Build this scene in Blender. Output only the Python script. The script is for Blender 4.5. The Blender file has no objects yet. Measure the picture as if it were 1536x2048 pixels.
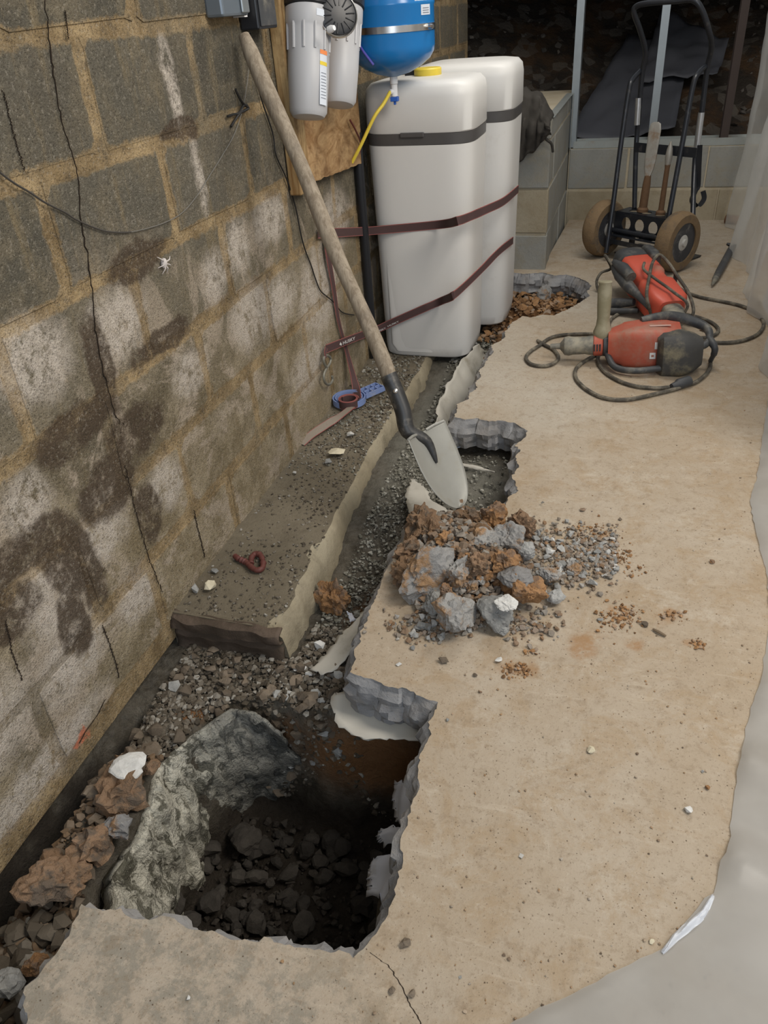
import bpy, bmesh, math, random
import numpy as np
from mathutils import Vector, Matrix, noise as mnoise
from mathutils.geometry import tessellate_polygon
SC = bpy.context.scene
COL = SC.collection
rnd = random.Random(7)
PI = math.pi

# ------------------------------------------------------------------ camera
F = 1534.0
PP = np.array([768.0, 1024.0])
CAM = np.array([0.0, 0.0, 1.10])
_d = np.array([950.0 - 768, 3350.0 - 1024, F]); _d /= np.linalg.norm(_d)
_v = np.array([1320.0 - 768, -31.0 - 1024, F]); _v /= np.linalg.norm(_v)
_Y = _v - _d * _v.dot(_d); _Y /= np.linalg.norm(_Y)
_Z = -_d
_X = np.cross(_Y, _Z)
R = np.stack([_X, _Y, _Z])            # camera (x right, y down, z ahead) -> world
cam = bpy.data.cameras.new('camera'); camo = bpy.data.objects.new('camera', cam); COL.objects.link(camo)
m = Matrix.Identity(4)
for i in range(3):
    m[i][0] = R[i][0]; m[i][1] = -R[i][1]; m[i][2] = -R[i][2]; m[i][3] = CAM[i]
camo.matrix_world = m
cam.sensor_fit = 'VERTICAL'; cam.sensor_height = 36.0; cam.lens = 36.0 * F / 2048.0
cam.clip_start = 0.02; cam.clip_end = 60
SC.camera = camo

# ------------------------------------------------------------------ light
w = bpy.data.worlds.new('world'); SC.world = w; w.use_nodes = True
w.node_tree.nodes['Background'].inputs[0].default_value = (0.90, 0.94, 1.0, 1)
w.node_tree.nodes['Background'].inputs[1].default_value = 0.42
def area(name, loc, target, size, power, col):
    l = bpy.data.lights.new(name, 'AREA'); l.shape = 'RECTANGLE'; l.size = size[0]; l.size_y = size[1]
    l.energy = power; l.color = col
    o = bpy.data.objects.new(name, l); COL.objects.link(o); o.location = loc
    o.rotation_euler = (Vector(target) - Vector(loc)).to_track_quat('-Z', 'Y').to_euler()
    return o
area('ceiling_work_light', (1.25, 1.0, 2.35), (-0.5, 1.5, 0.0), (0.8, 1.2), 55, (1.0, 0.93, 0.83))
area('added_far_fill_light', (0.25, 3.0, 2.45), (-0.1, 3.1, 0.0), (0.5, 1.9), 34, (1.0, 0.95, 0.87))  # unseen lamp added to brighten the far floor and the tanks
area('doorway_daylight', (0.9, -2.2, 1.9), (-0.4, 1.6, 0.0), (1.4, 1.8), 46, (0.78, 0.88, 1.0))
SC.view_settings.view_transform = 'Standard'
SC.view_settings.look = 'None'
SC.view_settings.gamma = 1.0
SC.view_settings.use_curve_mapping = False
SC.view_settings.exposure = 0.0

# ------------------------------------------------------------------ pixel helpers (directions; distance from the plane touched)
def ray(p):
    return R @ np.array([p[0] - PP[0], p[1] - PP[1], F])
def pz(px_, py_, z=0.0):
    d = ray((px_, py_)); return CAM + d * ((z - CAM[2]) / d[2])
def pxw(px_, py_, x=-0.975):
    d = ray((px_, py_)); return CAM + d * ((x - CAM[0]) / d[0])
def py(px_, py_, y):
    d = ray((px_, py_)); return CAM + d * ((y - CAM[1]) / d[1])

# ------------------------------------------------------------------ object helpers
def tag(o, label=None, cat=None, group=None, kind=None):
    if label: o['label'] = label
    if cat: o['category'] = cat
    if group: o['group'] = group
    if kind: o['kind'] = kind
    return o
def thing(name, loc, label=None, cat=None, group=None, kind=None):
    o = bpy.data.objects.new(name, None); COL.objects.link(o); o.location = Vector([float(c) for c in loc]); o.empty_display_size = 0.05
    return tag(o, label, cat, group, kind)
def wloc(o):
    v = Vector((0, 0, 0))
    while o is not None:
        v += o.location; o = o.parent
    return v
class MB:
    def __init__(s): s.v = []; s.f = []; s.mi = []
    def add(s, vs, fs, mi=0):
        b = len(s.v); s.v += [tuple(float(c) for c in q) for q in vs]
        s.f += [tuple(b + i for i in q) for q in fs]; s.mi += [mi] * len(fs); return s
    def box(s, lo, hi, mi=0, M=None):
        x0, y0, z0 = lo; x1, y1, z1 = hi
        vs = [(x0, y0, z0), (x1, y0, z0), (x1, y1, z0), (x0, y1, z0), (x0, y0, z1), (x1, y0, z1), (x1, y1, z1), (x0, y1, z1)]
        if M is not None: vs = [M(q) for q in vs]
        return s.add(vs, [(0, 3, 2, 1), (4, 5, 6, 7), (0, 1, 5, 4), (1, 2, 6, 5), (2, 3, 7, 6), (3, 0, 4, 7)], mi)
    def loft(s, rings, caps=True, mi=0, closed=False):
        n = len(rings[0]); vs = [q for r in rings for q in r]; fs = []
        k = len(rings)
        for i in range(k - (0 if closed else 1)):
            j = (i + 1) % k
            for a in range(n):
                b = (a + 1) % n
                fs.append((i * n + a, i * n + b, j * n + b, j * n + a))
        if caps and not closed:
            fs.append(tuple(reversed(range(n)))); fs.append(tuple((k - 1) * n + a for a in range(n)))
        return s.add(vs, fs, mi)
    def tube(s, pts, r, seg=10, caps=True, mi=0, closed=False):
        pts = [Vector([float(c) for c in p]) for p in pts]; n = len(pts); rings = []
        up = Vector((0.13, 0.21, 0.97))
        prev = None
        for i, p in enumerate(pts):
            if closed: t = (pts[(i + 1) % n] - pts[i - 1])
            else: t = (pts[min(i + 1, n - 1)] - pts[max(i - 1, 0)])
            if t.length < 1e-9: t = Vector((0, 0, 1))
            t.normalize()
            if prev is None:
                a = t.cross(up)
                if a.length < 1e-3: a = t.cross(Vector((1, 0, 0)))
            else:
                a = prev - t * prev.dot(t)
            a.normalize(); prev = a.copy(); b = t.cross(a)
            rr = r[i] if isinstance(r, (list, tuple)) else r
            rings.append([p + (a * math.cos(2 * PI * k / seg) + b * math.sin(2 * PI * k / seg)) * rr for k in range(seg)])
        return s.loft(rings, caps, mi, closed)
    def lathe(s, prof, origin, axis=(0, 0, 1), seg=28, mi=0, caps=True):
        ax = Vector([float(c) for c in axis]).normalized(); a = ax.cross(Vector((0.3, 0.9, 0.1)))
        if a.length < 1e-3: a = ax.cross(Vector((1, 0, 0)))
        a.normalize(); b = ax.cross(a); o = Vector([float(c) for c in origin])
        rings = [[o + ax * h + (a * math.cos(2 * PI * k / seg) + b * math.sin(2 * PI * k / seg)) * r for k in range(seg)] for r, h in prof]
        return s.loft(rings, caps, mi)
    def grid(s, fn, nu, nv, mi=0):
        vs = [fn(i / nu, j / nv) for i in range(nu + 1) for j in range(nv + 1)]
        fs = [(i * (nv + 1) + j, (i + 1) * (nv + 1) + j, (i + 1) * (nv + 1) + j + 1, i * (nv + 1) + j + 1) for i in range(nu) for j in range(nv)]
        return s.add(vs, fs, mi)
    def build(s, name, mats, parent=None, smooth=True, angle=40, loc=None, bevel=0.0, solid=0.0, label=None):
        if not isinstance(mats, (list, tuple)): mats = [mats]
        A = np.array(s.v, dtype=float)
        if parent is not None: base = np.array(wloc(parent)); here = np.zeros(3)
        else:
            here = np.array([(A[:, 0].min() + A[:, 0].max()) / 2, (A[:, 1].min() + A[:, 1].max()) / 2, A[:, 2].min()]) if loc is None else np.array(loc, dtype=float)
            base = here
        me = bpy.data.meshes.new(name); me.from_pydata([tuple(q) for q in (A - base)], [], s.f)
        for mt in mats: me.materials.append(mt)
        if any(s.mi): me.polygons.foreach_set('material_index', s.mi)
        bm = bmesh.new(); bm.from_mesh(me); bmesh.ops.recalc_face_normals(bm, faces=bm.faces)
        if smooth:
            for f_ in bm.faces: f_.smooth = True
            lim = math.radians(angle)
            for e in bm.edges:
                if len(e.link_faces) == 2 and e.calc_face_angle(0) > lim: e.smooth = False
        bm.to_mesh(me); bm.free(); me.update()
        o = bpy.data.objects.new(name, me); COL.objects.link(o)
        o.location = Vector([float(c) for c in here])
        if parent is not None: o.parent = parent
        if solid:
            md = o.modifiers.new('solidify', 'SOLIDIFY'); md.thickness = solid; md.offset = 0
        if bevel:
            md = o.modifiers.new('bevel', 'BEVEL'); md.width = bevel; md.segments = 2; md.limit_method = 'ANGLE'; md.angle_limit = math.radians(35)
        if label: o['label'] = label
        return o
def nz(p, s=1.0, o=0.0):
    return mnoise.noise(Vector((float(p[0]) * s + o, float(p[1]) * s + o * 1.7, float(p[2]) * s - o)))
def polyl(pts, n):
    P = [np.array(p, dtype=float) for p in pts]; L = [0]
    for a, b in zip(P, P[1:]): L.append(L[-1] + np.linalg.norm(b - a))
    out = []
    for i in range(n):
        t = L[-1] * i / (n - 1); k = 0
        while k < len(P) - 2 and L[k + 1] < t: k += 1
        u = (t - L[k]) / max(1e-9, L[k + 1] - L[k]); out.append(P[k] * (1 - u) + P[k + 1] * u)
    return out
def smooth_path(pts, per=8, closed=False):
    P = [np.array(p, dtype=float) for p in pts]; n = len(P); out = []
    for i in range(n if closed else n - 1):
        if closed: a, b, c, d = P[i - 1], P[i], P[(i + 1) % n], P[(i + 2) % n]
        else: a, b, c, d = P[max(i - 1, 0)], P[i], P[i + 1], P[min(i + 2, n - 1)]
        for k in range(per):
            t = k / per
            out.append(0.5 * (2 * b + (c - a) * t + (2 * a - 5 * b + 4 * c - d) * t * t + (3 * b - a - 3 * c + d) * t ** 3))
    if not closed: out.append(P[-1])
    return out
def ribbon(mb, pts, wd, width, thick=0.0015, stripes=None):
    """flat strap along pts; wd = width direction(s); stripes = [(from, to, material index)]"""
    n = len(pts); stripes = stripes or [(-0.5, 0.5, 0)]
    P = [Vector([float(c) for c in p]) for p in pts]
    for a, b, mi in stripes:
        rings = []
        for i, p in enumerate(P):
            d = Vector([float(c) for c in (wd[i] if isinstance(wd, list) else wd)]).normalized()
            t = (P[min(i + 1, n - 1)] - P[max(i - 1, 0)]).normalized(); d = (d - t * d.dot(t)).normalized(); nn = t.cross(d)
            ww = width[i] if isinstance(width, list) else width
            rings.append([p + d * (a * ww) + nn * thick, p + d * (b * ww) + nn * thick, p + d * (b * ww) - nn * thick, p + d * (a * ww) - nn * thick])
        mb.loft(rings, True, mi)
    return mb
def ring_super(c, U, V, a, b, e=4.0, n=32):
    out = []
    c = np.array(c, dtype=float); U = np.array(U, dtype=float); V = np.array(V, dtype=float)
    for k in range(n):
        t = 2 * PI * (k + 0.5) / n; ct, st = math.cos(t), math.sin(t)
        x = math.copysign(abs(ct) ** (2 / e), ct) * a; y = math.copysign(abs(st) ** (2 / e), st) * b
        out.append(c + U * x + V * y)
    return out

# ------------------------------------------------------------------ materials
class NT:
    def __init__(s, name):
        s.m = bpy.data.materials.new(name); s.m.use_nodes = True; s.t = s.m.node_tree
        s.b = s.t.nodes['Principled BSDF']; s.out = s.t.nodes['Material Output']; s.pos = None
    def n(s, typ, **kw):
        x = s.t.nodes.new(typ)
        for k, v in kw.items(): setattr(x, k, v)
        return x
    def l(s, a, b): s.t.links.new(a, b)
    def put(s, inp, v):
        if isinstance(v, bpy.types.NodeSocket): s.l(v, inp)
        elif isinstance(v, (tuple, list)): inp.default_value = tuple(v) + ((1,) if len(v) == 3 and len(inp.default_value) == 4 else ())
        else: inp.default_value = v
    def P(s):
        if s.pos is None: s.pos = s.n('ShaderNodeNewGeometry').outputs['Position']
        return s.pos
    def obj(s): return s.n('ShaderNodeTexCoord').outputs['Object']
    def noise(s, scale, detail=4, rough=0.55, dist=0.0, vec=None, col=False):
        x = s.n('ShaderNodeTexNoise'); x.inputs['Scale'].default_value = scale; x.inputs['Detail'].default_value = detail
        x.inputs['Roughness'].default_value = rough; x.inputs['Distortion'].default_value = dist
        s.l(vec if vec is not None else s.P(), x.inputs['Vector']); return x.outputs['Color' if col else 'Fac']
    def voro(s, scale, vec=None, out='Distance', feature='F1', rnd=1.0):
        x = s.n('ShaderNodeTexVoronoi', feature=feature); x.inputs['Scale'].default_value = scale; x.inputs['Randomness'].default_value = rnd
        s.l(vec if vec is not None else s.P(), x.inputs['Vector']); return x.outputs[out]
    def ramp(s, fac, lo, hi, a=0.0, b=1.0):
        x = s.n('ShaderNodeMapRange', interpolation_type='SMOOTHSTEP')
        s.l(fac, x.inputs['Value']); x.inputs['From Min'].default_value = lo; x.inputs['From Max'].default_value = hi
        x.inputs['To Min'].default_value = a; x.inputs['To Max'].default_value = b; return x.outputs['Result']
    def mix(s, fac, a, b, mode='MIX'):
        x = s.n('ShaderNodeMix', data_type='RGBA', blend_type=mode); s.put(x.inputs['Factor'], fac)
        s.put(x.inputs['A'] if False else x.inputs[6], a); s.put(x.inputs[7], b); return x.outputs[2]
    def math(s, op, a, b=0.0):
        x = s.n('ShaderNodeMath', operation=op); s.put(x.inputs[0], a); s.put(x.inputs[1], b); return x.outputs[0]
    def vm(s, op, a, b=(0, 0, 0)):
        x = s.n('ShaderNodeVectorMath', operation=op); s.put(x.inputs[0], a); s.put(x.inputs[1], b)
        return x.outputs['Value'] if op in ('LENGTH', 'DISTANCE', 'DOT_PRODUCT') else x.outputs['Vector']
    def scalevec(s, v, k): return s.vm('MULTIPLY', v, k)
    def orand(s): return s.n('ShaderNodeObjectInfo').outputs['Random']
    def warp(s, amt, scale=6.0, detail=4):
        c = s.noise(scale, detail, 0.6, col=True)
        return s.vm('ADD', s.P(), s.vm('MULTIPLY', s.vm('SUBTRACT', c, (0.5, 0.5, 0.5)), (amt, amt, amt)))
    def blob(s, vec, c, r, soft=0.55):
        d = s.vm('LENGTH', s.vm('MULTIPLY', s.vm('SUBTRACT', vec, tuple(c)), tuple(1.0 / q for q in r)))
        return s.ramp(d, 1.0, soft, 0.0, 1.0)
    def anyof(s, L):
        a = L[0]
        for b in L[1:]: a = s.math('MAXIMUM', a, b)
        return a
    def bump(s, h, strength=0.4, dist=0.01, normal=None):
        x = s.n('ShaderNodeBump'); x.inputs['Strength'].default_value = strength; x.inputs['Distance'].default_value = dist
        s.l(h, x.inputs['Height'])
        if normal is not None: s.l(normal, x.inputs['Normal'])
        return x.outputs['Normal']
    def done(s, col=None, rough=0.85, metal=0.0, normal=None, spec=0.3):
        if col is not None: s.put(s.b.inputs['Base Color'], col)
        s.put(s.b.inputs['Roughness'], rough); s.b.inputs['Metallic'].default_value = metal
        s.b.inputs['Specular IOR Level'].default_value = spec
        if normal is not None: s.l(normal, s.b.inputs['Normal'])
        return s.m
def simple(name, col, rough=0.6, metal=0.0, spec=0.4, var=0.12, scale=25.0, dirt=None, dirt_amt=0.35, bump=0.0):
    t = NT(name); c = t.noise(scale, 4, 0.6)
    dark = tuple(q * (1 - var) for q in col); lite = tuple(min(1, q * (1 + var)) for q in col)
    a = t.mix(c, dark, lite)
    if dirt is not None:
        f_ = t.ramp(t.noise(scale * 0.45, 6, 0.7), 0.62 - dirt_amt * 0.45, 0.82 - dirt_amt * 0.3)
        a = t.mix(f_, a, dirt)
    nn = t.bump(t.noise(scale * 4, 3), bump, 0.004) if bump else None
    return t.done(a, rough, metal, nn, spec)

WHITE_ST = [((1.657, 0.985), (0.035, 0.13)), ((1.70, 0.80), (0.03, 0.13)), ((2.06, 0.625), (0.17, 0.085)), ((1.83, 0.60), (0.10, 0.09)),
            ((1.27, 0.60), (0.14, 0.10)), ((1.02, 0.62), (0.14, 0.10)), ((1.30, 0.205), (0.10, 0.085)), ((1.69, 0.565), (0.10, 0.08)), ((2.0, 0.40), (0.25, 0.10)),
            ((1.85, 0.42), (0.17, 0.11)), ((1.06, 0.25), (0.12, 0.10)), ((0.87, 0.21), (0.12, 0.12)), ((1.10, 0.04), (0.10, 0.09)), ((2.35, 0.32), (0.25, 0.2)),
            ((0.87, 0.06), (0.15, 0.11)), ((1.50, 0.40), (0.12, 0.07)), ((2.2, 0.12), (0.25, 0.1)), ((0.62, 0.1), (0.2, 0.14)), ((2.55, 0.5), (0.2, 0.14)), ((0.9, 0.40), (0.09, 0.08)), ((0.7, -0.08), (0.3, 0.06))]
DARK_ST = [((1.40, 0.695), (0.12, 0.045)), ((1.19, 0.54), (0.05, 0.12)), ((0.90, 0.33), (0.10, 0.05)), ((1.42, 0.51), (0.15, 0.035)), ((1.08, 0.47), (0.15, 0.05)),
           ((1.12, 0.31), (0.12, 0.07)), ((0.78, 0.25), (0.09, 0.05)), ((0.99, 0.17), (0.05, 0.09)), ((1.66, 0.90), (0.09, 0.025)), ((1.25, 0.38), (0.12, 0.06)),
           ((0.95, 0.25), (0.07, 0.10)), ((1.21, 0.18), (0.06, 0.08)), ((0.9, 0.12), (0.05, 0.09)), ((0.75, 0.33), (0.16, 0.05))]
def wall_mat(name, mortar):
    t = NT(name); W = t.warp(0.13, 5.0, 6); W3 = t.warp(0.11, 17.0, 6)
    W = t.vm('ADD', t.vm('MULTIPLY', W, (0.5, 0.5, 0.5)), t.vm('MULTIPLY', W3, (0.5, 0.5, 0.5)))
    big = t.noise(2.3, 5, 0.65); mid = t.noise(11, 6, 0.7); m2 = t.noise(34, 6, 0.75); fine = t.noise(130, 4, 0.75); speck = t.noise(300, 2, 0.6)
    streak = t.noise(5.5, 5, 0.65, vec=t.vm('MULTIPLY', t.P(), (4.0, 4.0, 0.6)))
    z = t.n('ShaderNodeSeparateXYZ'); t.l(t.P(), z.inputs[0])
    low = t.ramp(z.outputs['Z'], 0.80, 0.10)
    tan = t.mix(t.ramp(mid, 0.3, 0.7), (0.185, 0.128, 0.064), (0.44, 0.325, 0.18))
    tan = t.mix(t.ramp(big, 0.50, 0.68), tan, (0.20, 0.165, 0.11))
    tan = t.mix(t.ramp(m2, 0.52, 0.66, 0, 0.6), tan, (0.115, 0.092, 0.062))
    if mortar: a = tan
    else:
        r = t.orand()
        a = t.mix(r, (0.088, 0.081, 0.063), (0.145, 0.130, 0.100))
        b = t.mix(r, (0.20, 0.157, 0.092), (0.34, 0.275, 0.175))
        a = t.mix(low, a, b)
        a = t.mix(t.ramp(mid, 0.40, 0.66), a, t.mix(low, (0.17, 0.144, 0.10), (0.385, 0.318, 0.215)))
        a = t.mix(t.ramp(streak, 0.53, 0.70, 0, 0.7), a, (0.22, 0.172, 0.10))
        a = t.mix(t.ramp(big, 0.50, 0.66, 0, 0.5), a, (0.095, 0.082, 0.062))
        pale = t.math('MULTIPLY', t.ramp(t.noise(4.3, 8, 0.75, 0.6), 0.50, 0.58), t.ramp(z.outputs['Z'], 0.85, 0.45))
        a = t.mix(t.math('MULTIPLY', pale, 0.75), a, t.mix(m2, (0.34, 0.275, 0.20), (0.57, 0.475, 0.375)))
        at = t.n('ShaderNodeAttribute', attribute_name='edge').outputs['Fac']
        sm = t.math('ADD', at, t.math('MULTIPLY', t.math('SUBTRACT', t.noise(22, 7, 0.78), 0.5), 2.4))
        a = t.mix(t.ramp(sm, 0.45, 0.05, 0, 0.9), a, tan)
    wm = t.anyof([t.blob(W, (-0.975, c[0], c[1]), (0.6, r_[0], r_[1]), 0.35) for c, r_ in WHITE_ST])
    dm = t.anyof([t.blob(W, (-0.975, c[0], c[1]), (0.6, r_[0] * 1.05, r_[1] * 1.05), 0.70) for c, r_ in DARK_ST])
    wm = t.math('MULTIPLY', wm, t.ramp(t.noise(24, 8, 0.82), 0.36, 0.54))
    a = t.mix(t.math('MULTIPLY', wm, 0.85 if not mortar else 0.45), a, t.mix(t.noise(60, 4, 0.7), (0.42, 0.355, 0.285), (0.74, 0.67, 0.59)))
    a = t.mix(t.math('MULTIPLY', dm, t.ramp(t.noise(20, 7, 0.78), 0.34, 0.52, 0.25, 0.9)), a, t.mix(mid, (0.048, 0.033, 0.022), (0.11, 0.078, 0.052)))
    a = t.mix(t.ramp(fine, 0.52, 0.66, 0, 0.32), a, (0.062, 0.052, 0.040))
    a = t.mix(t.ramp(fine, 0.46, 0.34, 0, 0.35), a, (0.40, 0.36, 0.295))
    a = t.mix(t.ramp(speck, 0.58, 0.68, 0, 0.6), a, (0.030, 0.025, 0.020))
    a = t.mix(t.ramp(t.noise(210, 1, 0.5), 0.72, 0.78, 0, 0.4), a, (0.50, 0.47, 0.40))
    sp = t.blob(W3, (-0.975, 0.825, -0.115), (0.2, 0.030, 0.013), 0.4)
    a = t.mix(t.math('MULTIPLY', sp, 0.8), a, (0.62, 0.19, 0.10))
    h = t.math('ADD', t.math('MULTIPLY', fine, 0.9), t.math('ADD', t.math('MULTIPLY', m2, 1.2), t.math('MULTIPLY', speck, 0.5)))
    return t.done(a, 0.93, 0, t.bump(h, 0.85, 0.007), 0.15)
M_BLOCK = wall_mat('cinder_block_stained', False)
M_MORTAR = wall_mat('mortar_tan', True)

def concrete(name, base, lite, tan=None, tan_amt=0.5, speck=0.5, bumpk=0.25, dark=(0.2, 0.16, 0.12)):
    t = NT(name); big = t.noise(1.6, 5, 0.6, 0.3); mid = t.noise(9, 6, 0.68, 0.4); fine = t.noise(70, 4, 0.7); sp = t.noise(230, 2, 0.6)
    a = t.mix(t.ramp(big, 0.3, 0.7), base, lite)
    if tan is not None: a = t.mix(t.ramp(mid, 0.42, 0.72, 0, tan_amt), a, tan)
    a = t.mix(t.ramp(fine, 0.52, 0.72, 0, 0.28), a, tuple(q * 0.72 for q in base))
    a = t.mix(t.ramp(sp, 0.66, 0.74, 0, speck), a, dark)
    scr = t.noise(7, 5, 0.7, vec=t.vm('MULTIPLY', t.P(), (0.6, 5.0, 1.0)))
    a = t.mix(t.ramp(scr, 0.56, 0.74, 0, 0.22), a, tuple(min(1, q * 1.25) for q in lite))
    h = t.math('ADD', mid, t.math('ADD', t.math('MULTIPLY', fine, 0.5), t.math('MULTIPLY', sp, 0.3)))
    return t.done(a, 0.88, 0, t.bump(h, bumpk, 0.004), 0.2)
def floor_mat():
    t = NT('floor_concrete_dusty'); big = t.noise(1.7, 5, 0.65, 0.4); mid = t.noise(8.5, 8, 0.75, 0.5); m2 = t.noise(24, 8, 0.8, 0.3); fine = t.noise(75, 5, 0.8); sp = t.voro(95, out='Distance')
    spn = t.noise(40, 2); sp2 = t.noise(240, 2, 0.6)
    a = t.mix(t.ramp(big, 0.35, 0.65), (0.345, 0.275, 0.195), (0.40, 0.338, 0.262))
    a = t.mix(t.ramp(mid, 0.46, 0.62, 0, 0.55), a, (0.315, 0.225, 0.132))
    a = t.mix(t.ramp(t.noise(4.2, 8, 0.78), 0.53, 0.64, 0, 0.6), a, (0.445, 0.39, 0.315))
    W = t.warp(0.14, 9, 6)
    clean = t.anyof([t.blob(W, (-0.42, 2.55, 0), (0.22, 0.6, 1), 0.2), t.blob(W, (-0.45, 1.75, 0), (0.25, 0.3, 1), 0.2), t.blob(W, (-0.2, 2.3, 0), (0.25, 0.45, 1), 0.1), t.blob(W, (-0.1, 3.3, 0), (0.5, 0.5, 1), 0.1), t.blob(W, (0.1, 4.4, 0), (0.7, 0.5, 1), 0.1)])
    a = t.mix(t.math('MULTIPLY', clean, 0.6), a, (0.42, 0.385, 0.325))
    near = t.blob(W, (-0.55, 0.30, 0), (0.6, 0.33, 1), 0.45)
    worn = t.mix(t.ramp(t.noise(20, 8, 0.8), 0.44, 0.56), (0.385, 0.325, 0.255), (0.235, 0.215, 0.175))
    a = t.mix(t.math('MULTIPLY', near, 0.8), a, worn)
    a = t.mix(t.ramp(m2, 0.52, 0.64, 0, 0.42), a, (0.225, 0.165, 0.105))
    a = t.mix(t.ramp(m2, 0.45, 0.34, 0, 0.30), a, (0.50, 0.44, 0.355))
    a = t.mix(t.ramp(fine, 0.53, 0.66, 0, 0.45), a, (0.21, 0.155, 0.10))
    scr = t.noise(9, 6, 0.75, vec=t.vm('MULTIPLY', t.P(), (0.7, 4.5, 1.0)))
    a = t.mix(t.ramp(scr, 0.56, 0.66, 0, 0.35), a, (0.48, 0.41, 0.32))
    a = t.mix(t.math('MULTIPLY', t.ramp(sp, 0.15, 0.07), t.ramp(spn, 0.50, 0.58)), a, (0.10, 0.07, 0.045))
    a = t.mix(t.ramp(sp2, 0.63, 0.70, 0, 0.6), a, (0.13, 0.095, 0.062))
    clay = t.anyof([t.blob(W, tuple(pz(x, y)), (r, r * 0.9, 1), 0.2) for x, y, r in ((1175, 1290, 0.05), (1240, 1225, 0.05), (1205, 1075, 0.03), (1265, 1290, 0.03), (1345, 1232, 0.035), (1040, 1340, 0.05), (1390, 1290, 0.025))])
    a = t.mix(t.math('MULTIPLY', t.math('MULTIPLY', clay, t.ramp(m2, 0.38, 0.55)), 0.8), a, (0.30, 0.175, 0.085))
    h = t.math('ADD', mid, t.math('ADD', t.math('MULTIPLY', fine, 0.7), t.math('ADD', t.math('MULTIPLY', sp2, 0.3), m2)))
    return t.done(a, 0.85, 0, t.bump(h, 0.4, 0.004), 0.25)
M_FLOOR = floor_mat()
M_SLABSIDE = concrete('broken_concrete_edge', (0.20, 0.20, 0.205), (0.36, 0.355, 0.35), (0.30, 0.25, 0.19), 0.35, 0.4, 0.9)
M_FOOT = concrete('footing_concrete_dirty', (0.125, 0.104, 0.072), (0.185, 0.158, 0.115), (0.095, 0.078, 0.054), 0.6, 0.7, 1.0, (0.05, 0.04, 0.03))
M_FOOTSIDE = concrete('footing_side_pale', (0.25, 0.21, 0.14), (0.37, 0.325, 0.235), (0.15, 0.125, 0.085), 0.6, 0.5, 1.0)
M_MUD = concrete('dark_mud_face', (0.060, 0.044, 0.032), (0.10, 0.075, 0.055), (0.19, 0.14, 0.11), 0.45, 0.3, 0.7)
M_PIER = concrete('pier_block_grey', (0.235, 0.235, 0.215), (0.31, 0.305, 0.275), (0.29, 0.245, 0.165), 0.5, 0.4, 0.6)
M_PIERT = concrete('pier_block_tan', (0.30, 0.255, 0.175), (0.39, 0.34, 0.25), (0.25, 0.20, 0.125), 0.6, 0.4, 0.6)
M_PIERM = concrete('pier_mortar', (0.42, 0.36, 0.26), (0.50, 0.44, 0.33), (0.36, 0.29, 0.18), 0.5, 0.2, 0.6)
def pit_face_mat():
    t = NT('rough_cast_footing'); c = t.noise(6, 4); st = t.noise(16, 5, 0.7, 1.2, vec=t.vm('MULTIPLY', t.warp(0.08, 12), (1.0, 1.3, 0.55))); fine = t.noise(110, 4, 0.7)
    a = t.mix(t.ramp(st, 0.42, 0.54), (0.14, 0.132, 0.10), (0.60, 0.57, 0.475))
    a = t.mix(t.ramp(c, 0.5, 0.7, 0, 0.6), a, (0.15, 0.145, 0.12))
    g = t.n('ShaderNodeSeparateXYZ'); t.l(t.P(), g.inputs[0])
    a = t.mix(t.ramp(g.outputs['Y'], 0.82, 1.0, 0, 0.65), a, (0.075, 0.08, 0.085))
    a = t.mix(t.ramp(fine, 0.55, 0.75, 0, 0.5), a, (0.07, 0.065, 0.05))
    return t.done(a, 0.92, 0, t.bump(t.math('ADD', t.math('MULTIPLY', st, 3.0), fine), 0.9, 0.01), 0.15)
M_PITFACE = pit_face_mat()
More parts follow.
